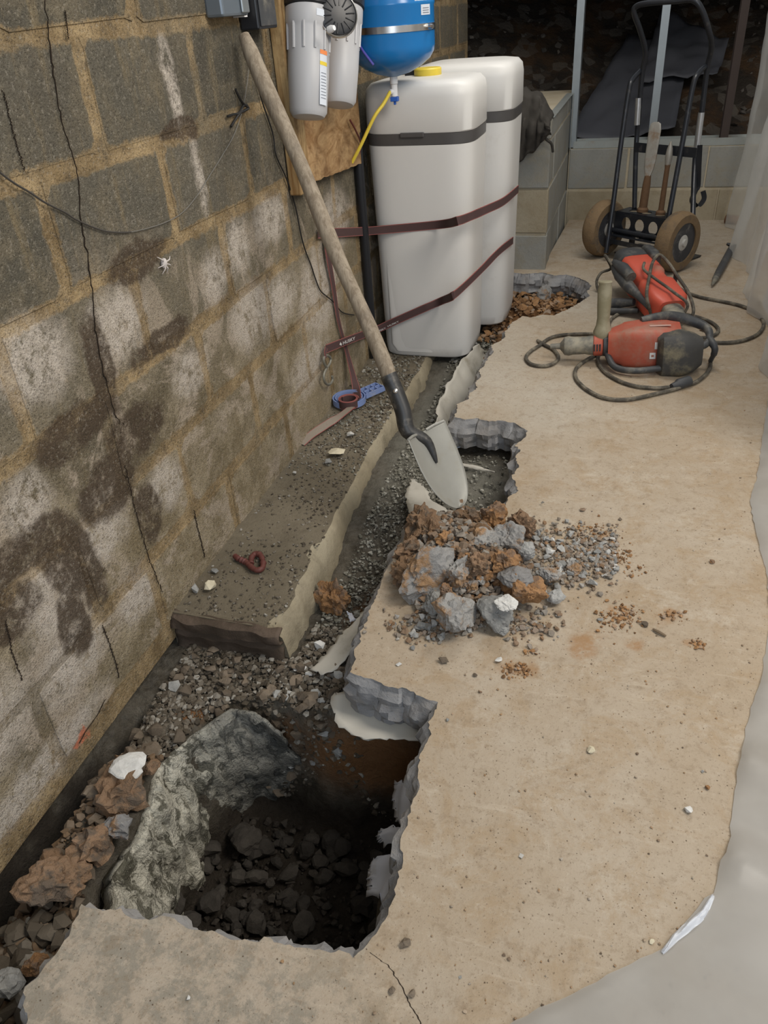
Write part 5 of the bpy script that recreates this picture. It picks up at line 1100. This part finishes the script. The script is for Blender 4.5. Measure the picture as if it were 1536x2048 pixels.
for d_ in (0.070, 0.096, 0.122, 0.148):
    mb = MB(); mb.box((d_ - 0.0022, -0.025, 0.0), (d_ + 0.0022, 0.025, 0.018), 0, WM); mb.build('rung', M_WRENCH, wr, smooth=False)
mb = MB(); rp = [pz(x, y, -0.085) for x, y in ((470, 1112), (478, 1118), (488, 1122), (494, 1126), (500, 1132), (512, 1140), (524, 1137), (526, 1124), (520, 1110), (510, 1108), (503, 1116), (502, 1128))]
mb.tube(smooth_path(rp, 6), [0.0075 + 0.003 * nz((i * 0.5, 1, 2)) for i in range(len(smooth_path(rp, 6)))], 10)
tag(mb.build('twisted_rubber', M_REDW), 'twisted rust red rubber scrap lying on the footing', 'scrap')

# ------------------------------------------------------------------ cloth on the pier
mb = MB()
BOT = [(1003, 330), (1018, 330), (1034, 326), (1046, 318), (1058, 306), (1072, 300), (1084, 282), (1096, 272), (1104, 268)]
TOP = [(1003, 170), (1018, 172), (1034, 182), (1048, 180), (1060, 186), (1072, 188), (1083, 192), (1094, 215), (1106, 235)]
TPp = polyl([py(x, y, 3.80) for x, y in TOP], 33); BTp = polyl([py(x, y, 3.725) for x, y in BOT], 33)
def clothp(u, v):
    i = int(round(u * 32)); a, b = TPp[i], BTp[i]
    if v < 0.12: p = a + np.array([0, 0.05 * (1 - v / 0.12), 0.006])
    else: k_ = (v - 0.12) / 0.88; p = a * (1 - k_) + b * k_; p[1] = 3.735 - 0.03 * math.sin(PI * k_) - 0.02
    f_ = math.sin(u * 17 + 2.2 * v) * 0.016 + 0.012 * nz((u * 7, v * 4, 0), 1, 4) + 0.006 * nz((u * 15, v * 9, 0), 1, 9)
    return p + np.array([0.004 * nz((u * 9, v * 6, 3)), -abs(f_) - 0.006, 0.010 * nz((u * 9, v * 7, 0))])
mb.grid(clothp, 32, 24); tag(mb.build('work_cloth', M_CLOTH, angle=80, solid=0.003), 'dark grey brown canvas cloth draped over the block pier', 'cloth')
mb = MB(); mb.tube(smooth_path([py(1074, 276, 3.70), py(1086, 272, 3.70), py(1094, 280, 3.70), py(1103, 288, 3.71), py(1106, 304, 3.72)], 6), 0.006, 8); tag(mb.build('cloth_cord', M_CLOTH), 'short dark cord dangling from the canvas cloth', 'cord')

# membranes on the crawl space earth
def sheet_on_hill(corners, label, lift, nu=16, nv=16):
    c = [np.array(q, dtype=float) for q in corners]; mb = MB()
    def f_(u, v):
        p = c[0] * (1 - u) * (1 - v) + c[1] * u * (1 - v) + c[2] * u * v + c[3] * (1 - u) * v
        z = hillz(p[0], p[1]) + lift + 0.035 * abs(nz((p[0], p[1], 0), 5, lift * 50)); return (p[0], p[1], z)
    mb.grid(f_, nu, nv); return tag(mb.build('membrane_sheet', M_TARP, angle=80, solid=0.004), label, 'membrane')
sheet_on_hill([(-0.42, 4.92), (0.16, 4.92), (0.22, 5.75), (-0.16, 5.85)], 'dark grey membrane sheet draped on the earth behind the hand truck', 0.05)
sheet_on_hill([(-0.05, 5.30), (0.36, 5.28), (0.42, 5.62), (0.02, 5.95)], 'second grey membrane sheet lapping over the first on the earth', 0.10)
it = []
for i in range(420):
    x = rnd.uniform(-1.3, 1.5); y = rnd.uniform(4.92, 6.4); s_ = 0.012 + 0.05 * rnd.random() ** 2.5
    if -0.45 < x < 0.45 and y < 5.9: continue
    it.append((x, y, hillz(x, y) + s_ * 0.15, s_))
heap('crawlspace_stones', attr_stone('crawl_rock', [(0.05, 0.044, 0.038), (0.09, 0.08, 0.07), (0.15, 0.13, 0.11)]), it, 'dark loose stones on the crawl space earth behind the studs', 'stones')
lump(1050, 176, 0.72, 34, M_PALE, 'pale broken stone on the earth just above the canvas cloth', 'stone', 81, 0.4, 0.8, 0.3, 'stone').location = (-0.585, 5.05, hillz(-0.585, 5.05) + 0.03)

# ------------------------------------------------------------------ hand truck with chisels
U = np.array([0.346, -0.250, 0]); U /= np.linalg.norm(U); V = np.array([-U[1], U[0], 0]); O = np.array([0.030, 3.885, 0.0])
ht = thing('hand_truck', O, 'black tubular hand truck with mud-coated tyres and a chisel rack', 'hand truck')
def L(u, v, z): return O + U * u + V * v + np.array([0, 0, z])
WR = 0.130
for s_, nm in ((-1, 'l'), (1, 'r')):
    c = L(s_ * 0.205, 0, WR)
    mb = MB(); mb.lathe([(0.085, -0.036), (0.118, -0.036), (WR - 0.004, -0.026), (WR, -0.012), (WR, 0.012), (WR - 0.004, 0.026), (0.118, 0.036), (0.085, 0.036), (0.085, -0.036)], c, U, 48, caps=False); tw = mb.build('tyre', M_TIRE, ht)
    mb = MB(); mb.lathe([(0.086, -0.030), (0.080, -0.024), (0.060, -0.012), (0.030, -0.010), (0.012, -0.030)], c, U, 36); mb.lathe([(0.012, 0.034), (0.030, 0.014), (0.060, 0.016), (0.080, 0.026), (0.086, 0.030)], c, U, 36); mb.build('rim', M_RIM, tw)
    mb = MB(); mb.lathe([(0.036, 0.014), (0.034, 0.030), (0.018, 0.034), (0.014, 0.042)], c, U, 24); mb.build('hub', M_HUB, tw)
mb = MB(); mb.tube([L(-0.21, 0, WR), L(0.21, 0, WR)], 0.011, 12); mb.build('axle', M_TRUCK, ht)
def tubep(name, pts, r=0.0115, per=8, mat=M_TRUCK): mb = MB(); mb.tube(smooth_path(pts, per), r, 12); return mb.build(name, mat, ht)
fl0, fr0 = py(1212, 506, 3.90), py(1322, 515, 3.775)
tubep('front_tube', [fl0, py(1226, 410, 3.95), py(1243, 280, 4.02), py(1258, 180, 4.07), py(1266, 158, 4.10), py(1280, 142, 4.16)])
tubep('front_tube', [fr0, py(1340, 420, 3.84), py(1366, 280, 3.92), py(1386, 172, 3.97), py(1398, 145, 4.00), py(1412, 132, 4.06)])
tubep('rear_tube', [L(-0.13, 0.12, 0.21), py(1272, 300, 4.16), py(1277, 235, 4.17), py(1284, 150, 4.16), py(1291, 105, 4.14), py(1280, 60, 4.10), py(1268, 26, 4.07), py(1274, 12, 4.06), py(1300, 6, 4.03), py(1350, 2, 3.99), py(1386, 0, 3.97), py(1404, 20, 3.97), py(1418, 62, 3.99), py(1423, 95, 4.03), py(1414, 140, 4.06), py(1403, 230, 4.06), py(1390, 320, 4.05), L(0.19, 0.12, 0.20)])
mb = MB(); mb.box((-0.15, 0.10, 0.46), (0.17, 0.106, 0.50), 0, lambda q: L(*q)); mb.build('cross_bar', M_TRUCK, ht, smooth=False)
def plate(name, outer_, holes, M, th, mat):
    polys = [[Vector((p[0], p[1], 0)) for p in outer_]] + [[Vector((p[0], p[1], 0)) for p in h] for h in holes]
    tri_ = tessellate_polygon(polys); allp = [p for pl in polys for p in pl]; mb = MB(); n_ = len(allp)
    mb.add([M(p.x, p.y, 0) for p in allp] + [M(p.x, p.y, th) for p in allp], [tuple(t_) for t_ in tri_] + [tuple(n_ + i for i in reversed(t_)) for t_ in tri_])
    b = 0
    for pl in polys:
        k_ = len(pl); mb.add([M(p.x, p.y, 0) for p in pl] + [M(p.x, p.y, th) for p in pl], [(i, (i + 1) % k_, k_ + (i + 1) % k_, k_ + i) for i in range(k_)])
    return mb.build(name, mat, ht, smooth=False)
def circ(cx, cy, rx, ry=None, n=16): ry = ry or rx; return [(cx + rx * math.cos(-2 * PI * k / n), cy + ry * math.sin(-2 * PI * k / n)) for k in range(n)]
plate('rack_top', [(-0.165, 0.03), (0.165, 0.03), (0.165, 0.13), (-0.165, 0.13)], [circ(-0.10, 0.08, 0.024), circ(-0.03, 0.08, 0.024), circ(0.045, 0.08, 0.024), circ(0.115, 0.08, 0.024)], lambda a, b, t_: L(a, b, 0.205 + t_), 0.005, M_TRUCK)
plate('rack_front', [(-0.165, 0.115), (0.165, 0.115), (0.165, 0.205), (-0.165, 0.205)], [circ(-0.10, 0.16, 0.026, 0.030), circ(-0.025, 0.16, 0.026, 0.030), circ(0.05, 0.16, 0.026, 0.030), circ(0.122, 0.16, 0.026, 0.030)], lambda a, b, t_: L(a, 0.030 - t_, b), 0.004, M_TRUCK)
plate('rack_shelf', [(-0.165, -0.03), (0.165, -0.03), (0.165, 0.11), (-0.165, 0.11)], [circ(-0.02, 0.0, 0.024, 0.012), circ(0.09, 0.0, 0.024, 0.012)], lambda a, b, t_: L(a, b, 0.110 + t_), 0.004, M_TRUCK)
mb = MB(); mb.box((-0.165, -0.035, 0.075), (0.165, -0.025, 0.095), 0, lambda q: L(*q)); mb.build('lower_bar', M_TRUCK, ht, smooth=False)
mb = MB(); mb.box((-0.175, 0.06, 0.004), (0.175, 0.26, 0.010), 0, lambda q: L(*q)); mb.build('toe_plate', M_TRUCK, ht, smooth=False)
for a in (-0.08, 0.11):
    mb = MB(); mb.box((a - 0.01, 0.05, 0.004), (a + 0.01, 0.07, 0.112), 0, lambda q: L(*q)); mb.build('foot', M_TRUCK, ht, smooth=False)
mb = MB(); mb.tube([py(1403, 225, 4.06), py(1393, 300, 4.055)], 0.014, 12); mb.build('tape_wrap', M_TAPE, ht)
mb = MB(); mb.tube([py(1277, 196, 4.165), py(1274, 250, 4.162)], 0.0135, 12); mb.build('tape_wrap', M_TAPE, ht)
mb = MB(); ribbon(mb, smooth_path([py(1400, 290, 4.03), py(1398, 330, 4.02), py(1396, 372, 4.01), py(1390, 384, 3.99), py(1384, 402, 3.98), py(1396, 412, 3.98), py(1408, 398, 3.99), py(1406, 382, 4.0)], 6), (0.7, -0.2, 0.2), 0.022, 0.0015); mb.build('rubber_band', M_BLACK, ht)
ch = thing('spade_chisel', L(-0.055, 0.08, 0.215), 'flat spade chisel standing in the hand truck rack', 'chisel')
c0 = L(-0.055, 0.08, 0.0)
def cz(z, dx=0, dy=0): return c0 + np.array([0.04 * (z - 0.2) + dx, dy, z])
mb = MB(); mb.lathe([(0.026, 0.0), (0.026, 0.012), (0.019, 0.020), (0.018, 0.12), (0.014, 0.16)], cz(0.212), (0.04, 0, 1), 16); mb.build('shank', M_CHRUST, ch)
mb = MB()
def flat(c, a, b): return ring_super(c, (0.97, -0.22, 0), (0.22, 0.97, 0), a, b, 5, 16)
mb.loft([flat(cz(0.37), 0.013, 0.012), flat(cz(0.40), 0.022, 0.008), flat(cz(0.44), 0.026, 0.006), flat(cz(0.56), 0.027, 0.004), flat(cz(0.585), 0.022, 0.003), flat(cz(0.592), 0.010, 0.002)]); mb.build('blade', M_CHISEL, ch)
pc = thing('point_chisel', L(0.045, 0.08, 0.215), 'pointed steel chisel standing in the hand truck rack', 'chisel')
c0b = L(0.045, 0.08, 0.0)
mb = MB(); mb.lathe([(0.022, 0), (0.022, 0.012), (0.013, 0.02), (0.011, 0.20), (0.013, 0.215)], c0b + np.array([0, 0, 0.212]), (0.02, 0, 1), 14); mb.build('shank', M_CHRUST, pc)
mb = MB(); mb.lathe([(0.013, 0), (0.017, 0.03), (0.013, 0.065), (0.003, 0.095)], c0b + np.array([0.004, 0, 0.425]), (0.02, 0, 1), 10); mb.build('point', M_CHISEL, pc)
bt = thing('steel_bit', pz(1440, 535), 'dark steel chisel bit lying on the floor beside the plastic curtain', 'chisel')
b0, b1 = pz(1466, 492, 0.02), pz(1424, 570, 0.014)
mb = MB(); mb.tube([b0, b0 * 0.4 + b1 * 0.6, b0 * 0.15 + b1 * 0.85], [0.017, 0.017, 0.014], 10); mb.build('shank', M_TOOLGREY, bt)
mb = MB(); mb.tube([b0 * 0.15 + b1 * 0.85, b1], [0.014, 0.004], 10); mb.build('point', M_CHUCK, bt)
mb = MB(); mb.tube([b0 + np.array([-0.03, 0, 0.01]), b0], [0.006, 0.012], 8); mb.build('lug', M_BLACK, bt)
mb = MB(); q0, q1 = py(1450, 450, 4.66), py(1480, 452, 4.62); q0[2] = q1[2] = 0.022
mb.tube([q0, q1], 0.021, 14, caps=False); tag(mb.build('pipe_offcut', M_RUSTP, solid=0.004), 'short brown pipe offcut on the floor at the back wall', 'pipe')

# ------------------------------------------------------------------ demolition breakers
def cord(name, pts, label, r=0.0065, z=0.0075, parent=None):
    P = [np.array(pz(q[0], q[1], q[2] if len(q) > 2 else z)) for q in pts]
    mb = MB(); mb.tube(smooth_path(P, 8), r, 8); o = mb.build(name, M_CORD, parent); return o
b1 = thing('demolition_hammer', pz(1270, 715), 'dusty red demolition hammer lying flat with its side grip pointing up', 'power tool')
A0 = np.array(pz(1130, 692, 0.058)); A1 = np.array(pz(1385, 684, 0.082)); AX = A1 - A0; AL = np.linalg.norm(AX); AX /= AL
SD = np.cross(AX, [0, 0, 1.0]); SD /= np.linalg.norm(SD); SD = SD if SD[1] < 0 else -SD; UPV = np.cross(SD, AX); UPV = UPV if UPV[2] > 0 else -UPV
def B(a, s_=0.0, u=0.0): return A0 + AX * (a * AL) + SD * s_ + UPV * u
mb = MB(); mb.lathe([(0.012, -0.025), (0.020, -0.018), (0.031, -0.010), (0.034, 0.004), (0.031, 0.02), (0.030, 0.06), (0.033, 0.075), (0.033, 0.10), (0.030, 0.105)], B(0.02), AX, 24); mb.build('chuck', M_CHUCK, b1)
mb = MB(); mb.tube([B(-0.12), B(0.0)], [0.009, 0.012], 10); mb.build('tool_bit', M_CHUCK, b1)
mb = MB(); mb.lathe([(0.031, 0.0), (0.037, 0.004), (0.037, 0.03), (0.033, 0.034)], B(0.225), AX, 24); mb.build('collar', M_TOOLDUST, b1)
mb = MB(); mb.lathe([(0.034, 0.0), (0.038, 0.003), (0.038, 0.022), (0.034, 0.025)], B(0.305), AX, 24); mb.build('grip_clamp', M_TOOLGREY, b1)
def sec(a, hw, hh, e, ds=0.0, du=0.0): return ring_super(B(a, ds * 1.1, du * 1.1), SD, UPV, hw * 1.17, hh * 1.17, e, 32)
mb = MB(); mb.loft([sec(0.345, 0.040, 0.042, 3), sec(0.40, 0.046, 0.048, 4), sec(0.45, 0.050, 0.052, 5), sec(0.47, 0.055, 0.056, 5), sec(0.58, 0.060, 0.060, 5), sec(0.70, 0.062, 0.060, 5), sec(0.80, 0.060, 0.054, 4, 0, 0.004), sec(0.90, 0.052, 0.044, 4, -0.006, 0.006)]); mb.build('housing', M_TOOLDUST, b1)
mb = MB(); mb.loft([sec(0.72, 0.030, 0.052, 4, 0.052, -0.012), sec(0.76, 0.046, 0.062, 4, 0.056, -0.012), sec(0.90, 0.052, 0.062, 3.5, 0.058, -0.010), sec(0.99, 0.048, 0.054, 3, 0.054, -0.012), sec(1.06, 0.030, 0.038, 3, 0.046, -0.012)]); mb.build('motor_cap', M_CAPDUST, b1)
mb = MB(); mb.tube(smooth_path([B(0.60, -0.03, 0.072), B(0.72, -0.05, 0.074), B(0.84, -0.075, 0.066), B(0.98, -0.080, 0.048), B(1.10, -0.060, 0.030), B(1.13, -0.02, 0.015), B(1.10, 0.02, 0.0), B(1.02, 0.03, -0.01)], 8), [0.012 + 0.006 * math.sin(PI * min(1, i / 40)) for i in range(57)], 12); mb.build('rear_handle', M_TOOLGREY, b1)
g0 = np.array(py(1204, 684, B(0.33)[1] + 0.005)); gt = np.array(py(1211, 562, B(0.33)[1] + 0.04)); gv = gt - g0; gL = np.linalg.norm(gv)
mb = MB(); mb.lathe([(0.020, 0.0), (0.030, gL * 0.05), (0.032, gL * 0.18), (0.024, gL * 0.28), (0.021, gL * 0.4), (0.023, gL * 0.6), (0.024, gL * 0.85), (0.021, gL * 0.95), (0.024, gL * 0.98), (0.022, gL), (0.010, gL)], g0, gv, 20); mb.build('side_grip', M_OLIVE, b1)
mb = MB(); mb.tube(smooth_path([B(0.34, 0.03, -0.02), B(0.40, 0.09, -0.045), B(0.55, 0.115, -0.05), B(0.75, 0.10, -0.05)], 8), 0.011, 10); mb.build('guard', M_TOOLGREY, b1)
mb = MB(); mb.tube(smooth_path([B(1.12, 0.0, 0.012), B(1.16, 0.04, -0.012), np.array(pz(1421, 722, 0.012))], 6), [0.013] * 5 + [0.011] * 4 + [0.008] * 4, 10); mb.build('cord_boot', M_TOOLGREY, b1)
# stickers and vents on the housing side
def deck(name, a0, a1, u0, u1, mat, s0=0.0635): mb = MB(); s0 = s0 * 1.17; u0 *= 1.2; u1 *= 1.2; mb.grid(lambda p, q: B(a0 + (a1 - a0) * p, s0, u0 + (u1 - u0) * q), 1, 1); return mb.build(name, mat, b1, smooth=False, solid=0.0008)
deck('sticker', 0.665, 0.71, -0.022, -0.004, M_LETTER); deck('sticker', 0.678, 0.697, -0.016, -0.010, M_TOOLDUST, 0.0645); deck('sticker', 0.70, 0.72, 0.006, 0.026, M_LETTER, 0.0625); deck('sticker', 0.722, 0.752, 0.010, 0.020, M_LETTER, 0.0625); deck('sticker', 0.745, 0.76, 0.026, 0.034, M_LETTER, 0.061)
mb = MB(); mb.grid(lambda p, q: B(0.66 + 0.16 * p, 0.030 - 0.010 * q, 0.0716), 1, 1); mb.build('name_strip', simple('faded_lettering', (0.55, 0.36, 0.31), 0.6), b1, smooth=False, solid=0.0008)
for i in range(3):
    mb = MB(); q = B(0.238 + 0.022 * i, 0.036, 0.004); mb.tube([q - UPV * 0.012, q + UPV * 0.012], 0.003, 6); mb.build('vent_slot', M_TOOLGREY, b1)
cord('power_cord', [(1421, 722), (1418, 740), (1395, 762), (1360, 775), (1310, 788), (1255, 799), (1210, 796), (1175, 780), (1153, 758), (1152, 738), (1170, 722), (1195, 708), (1215, 700, 0.02)], '', parent=b1)
cord('power_cord', [(1198, 705), (1196, 722), (1208, 742), (1235, 760), (1270, 772), (1315, 776), (1345, 773)], '', parent=b1)
cord('power_cord', [(1194, 668), (1160, 668), (1125, 670), (1100, 676), (1080, 690), (1062, 702), (1052, 715), (1062, 728), (1085, 732), (1105, 728), (1117, 716), (1108, 700), (1090, 690), (1075, 681)], '', parent=b1)
mb = MB(); q0, q1 = np.array(pz(1343, 773, 0.014)), np.array(pz(1378, 762, 0.016)); mb.tube([q0, q0 * 0.7 + q1 * 0.3, q0 * 0.6 + q1 * 0.4, q1], [0.009, 0.013, 0.018, 0.018], 12); mb.build('plug', M_TOOLGREY, b1)
# second breaker, standing on its nose end and leaning back
b2 = thing('demolition_hammer', pz(1300, 600), 'brighter red demolition hammer propped behind the dusty one with its cord looped over it', 'power tool')
N0 = np.array(pz(1352, 636, 0.050)); N1 = np.array(pz(1258, 524, 0.125)); BX = N1 - N0; BL = np.linalg.norm(BX); BX /= BL
BS = np.cross(BX, [0, 0, 1.0]); BS /= np.linalg.norm(BS); BS = BS if BS[0] > 0 else -BS; BU = np.cross(BS, BX); BU = BU if BU[2] > 0 else -BU
def D(a, s_=0.0, u=0.0): return N0 + BX * (a * BL) + BS * s_ + BU * u
def dsec(a, hw, hh, e, ds=0.0, du=0.0): return ring_super(D(a, ds * 1.3, du * 1.3), BS, BU, hw * 1.22, hh * 1.15, e, 32)
mb = MB(); mb.loft([dsec(0.10, 0.040, 0.038, 4), dsec(0.16, 0.058, 0.052, 5), dsec(0.42, 0.060, 0.055, 5), dsec(0.47, 0.050, 0.048, 5), dsec(0.55, 0.050, 0.048, 5), dsec(0.60, 0.057, 0.055, 5), dsec(0.86, 0.057, 0.057, 5), dsec(0.92, 0.045, 0.045, 4)]); mb.build('housing', M_TOOLRED, b2)
mb = MB(); mb.loft([dsec(-0.06, 0.018, 0.018, 3), dsec(-0.02, 0.030, 0.028, 3), dsec(0.06, 0.034, 0.030, 3), dsec(0.11, 0.032, 0.030, 3)]); mb.build('nose', M_CHUCK, b2)
mb = MB(); mb.loft([dsec(0.84, 0.060, 0.058, 4), dsec(0.92, 0.062, 0.060, 4), dsec(1.02, 0.056, 0.052, 3.5), dsec(1.08, 0.036, 0.034, 3)]); mb.build('motor_cap', M_TOOLGREY, b2)
mb = MB(); mb.loft([dsec(0.74, 0.014, 0.020, 4, 0.045, 0.042), dsec(0.82, 0.018, 0.024, 4, 0.046, 0.044), dsec(0.95, 0.016, 0.024, 4, 0.042, 0.042), dsec(1.0, 0.008, 0.012, 4, 0.04, 0.038)]); mb.build('cap_wing', M_TOOLGREY, b2)
mb = MB(); mb.tube(smooth_path([D(0.94, -0.075, 0.02), D(0.82, -0.098, 0.03), D(0.66, -0.104, 0.03), D(0.50, -0.096, 0.02), D(0.38, -0.080, 0.01), D(0.16, -0.074, 0.01)], 8), [0.011 + 0.014 * math.sin(PI * i / 40) ** 2 for i in range(41)], 12); mb.build('rear_handle', M_TOOLGREY, b2)
s0_, s1_ = np.array(pz(1268, 604, 0.055)), np.array(pz(1212, 608, 0.026))
mb = MB(); mb.tube([s0_, s0_ * 0.5 + s1_ * 0.5, s1_], [0.014, 0.020, 0.022], 14); mb.build('side_grip', M_TOOLGREY, b2)
mb = MB(); mb.tube([s0_ + np.array([0.02, -0.03, -0.025]), s1_ + np.array([0.02, -0.05, -0.012])], [0.010, 0.013], 12); mb.build('auxiliary_grip', M_TOOLGREY, b2)
lx = D(0.55, 0, 0.06); TOPU = 0.078
mb = MB(); mb.tube(smooth_path([pz(1306, 640, 0.02), D(0.18, -0.088, 0.05), D(0.36, -0.05, TOPU + 0.006), D(0.56, 0.0, TOPU + 0.016), D(0.66, 0.045, TOPU + 0.022), D(0.60, 0.075, TOPU), D(0.45, 0.090, 0.05), D(0.22, 0.092, 0.03), D(0.04, 0.075, 0.0), pz(1362, 640, 0.01)], 8), 0.0065, 8); mb.build('cord_loop', M_CORD, b2)
mb = MB(); mb.tube(smooth_path([D(0.62, -0.02, TOPU + 0.004), D(0.50, -0.045, TOPU + 0.006), D(0.32, -0.035, TOPU + 0.008), D(0.12, 0.0, 0.075), D(-0.02, 0.03, 0.05), pz(1344, 652, 0.01)], 8), 0.0055, 8); mb.build('cord_loop', M_CORD, b2)
mb = MB(); mb.tube(smooth_path([D(0.80, -0.112, 0.04), D(1.0, -0.110, 0.04), py(1222, 536, N1[1] + 0.02), py(1202, 546, N1[1]), py(1193, 566, N1[1] - 0.02), py(1202, 590, N1[1] - 0.05), pz(1225, 608, 0.01)], 8), 0.006, 8); mb.build('cord_loop', M_CORD, b2)
mb = MB(); q0 = D(0.50, -0.090, 0.055); mb.tube([q0, D(0.64, -0.10, 0.062), D(0.80, -0.108, 0.055)], [0.021, 0.024, 0.011], 12); mb.build('plug', M_TOOLGREY, b2)
c_ = D(0.52, 0.098, 0.03); mb = MB(); mb.box(c_ - np.array([0.008, 0.008, 0.018]), c_ + np.array([0.008, 0.008, 0.018])); mb.build('lever', M_TOOLGREY, b2, smooth=False, bevel=0.003)
cord('power_cord', [(1352, 572, 0.03), (1372, 584), (1400, 594), (1440, 602), (1480, 611), (1510, 624), (1527, 644), (1520, 664), (1495, 678), (1460, 685), (1420, 684), (1400, 680)], '', parent=b2)
cord('power_cord', [(1366, 628, 0.02), (1395, 634), (1425, 646), (1437, 660), (1425, 672), (1400, 676), (1375, 676)], '', parent=b2)
cord('power_cord', [(1290, 612), (1250, 622), (1225, 636), (1218, 652), (1228, 668), (1260, 676)], '', parent=b2)
put('leaf_scrap', HM['clay'][3], (pz(1410, 662)[0], pz(1410, 662)[1], 0.004), 0.05, (0, 0, 0.4), 'small brown flake on the floor inside the cord loop', 'flake', None, 0.12)
mb = MB(); mb.tube([pz(1306, 1258, 0.004), pz(1318, 1264, 0.006), pz(1332, 1272, 0.004)], [0.0022, 0.0032, 0.0022], 6); tag(mb.build('twig', M_TWIG), 'short twig lying on the floor past the clay crumbs', 'twig')

# ------------------------------------------------------------------ plastic curtain and floor sheet
mb = MB()
def curt(u, v):
    y = 2.2 + 2.48 * u; z = 0.004 + 2.1 * v
    x = 0.545 - 0.05 * (1 - v) ** 4 + 0.030 * math.sin(y * 9 + 1.2 * math.sin(z * 2)) + 0.016 * math.sin(y * 23 + z * 1.5) + 0.020 * nz((y * 3, z * 1.2, 0)) + 0.012 * nz((y * 9, z * 4, 2)) + 0.006 * nz((y * 22, z * 12, 5)) + 0.05 * max(0, 2.6 - y)
    return (x, y, z)
mb.grid(curt, 170, 60); tag(mb.build('plastic_curtain', M_POLY, angle=80), 'clear wrinkled plastic sheet hanging as a curtain beside the hand truck', 'plastic sheet')
mb = MB()
def curt2(u, v):
    y = 1.9 + 1.45 * u; z = 0.003 + 2.1 * v
    x = 0.585 + 0.022 * math.sin(y * 11 + z) + 0.02 * nz((y * 4, z * 2, 4)) + 0.008 * nz((y * 14, z * 8, 1)) - 0.035 * (1 - v) ** 5
    return (x, y, z)
mb.grid(curt2, 90, 50); tag(mb.build('plastic_curtain', M_POLYW, angle=80), 'whiter second plastic layer hanging behind the clear curtain', 'plastic sheet')
FE = [(1536, 800), (1526, 870), (1514, 952), (1500, 1000), (1507, 1043), (1534, 1150), (1540, 1240), (1524, 1345), (1490, 1462), (1474, 1548), (1462, 1637), (1457, 1700), (1436, 1731), (1431, 1778), (1400, 1809), (1369, 1848), (1322, 1903), (1263, 1925), (1197, 1962), (1134, 1993), (1060, 2028), (1029, 2044), (985, 2075)]
FE3 = polyl([pz(x, y, 0.003) for x, y in FE], 121)
mb = MB()
def fsheet(u, v):
    i = int(round(u * 120)); a = FE3[i]; far = np.array([1.15, a[1] - 0.35 * u, 0.004]); p = a * (1 - v) + far * v
    crest = max(0, 1 - v * 9)
    h = 0.006 + 0.010 * abs(nz(p, 5, 3)) + 0.006 * nz(p, 13, 8) + crest * 0.012 * max(0, math.sin(i * 0.55)) * (1.0 if 74 < i < 96 else 0.25)
    if v == 0: p = p + np.array([rnd.uniform(-1, 1), rnd.uniform(-1, 1), 0]) * 0.002; h *= 0.4
    return (p[0], p[1], max(0.002, h))
mb.grid(fsheet, 120, 60); tag(mb.build('floor_sheet', M_POLYF, angle=80), 'translucent plastic sheet lying on the floor at the right', 'plastic sheet')
bp_ = polyl([pz(x, y, 0.004) for x, y in ((1322, 1905), (1345, 1870), (1370, 1848), (1402, 1822), (1412, 1806), (1425, 1790))], 40)
mb = MB()
def bunch(u, v):
    i = int(round(u * 39)); k_ = math.sin(PI * u) ** 0.7; p = bp_[i]; return p + np.array([0.006, -0.006, 0]) * (v * (0.4 + k_)) + np.array([0, 0, 0.002 + 0.008 * k_ * math.sin(PI * min(1, v * 1.15)) + 0.004 * nz(p, 60, v * 3)])
mb.grid(bunch, 39, 10); tag(mb.build('rolled_plastic_edge', M_POLYW, angle=80), 'bunched white folded edge of the floor plastic', 'plastic sheet')
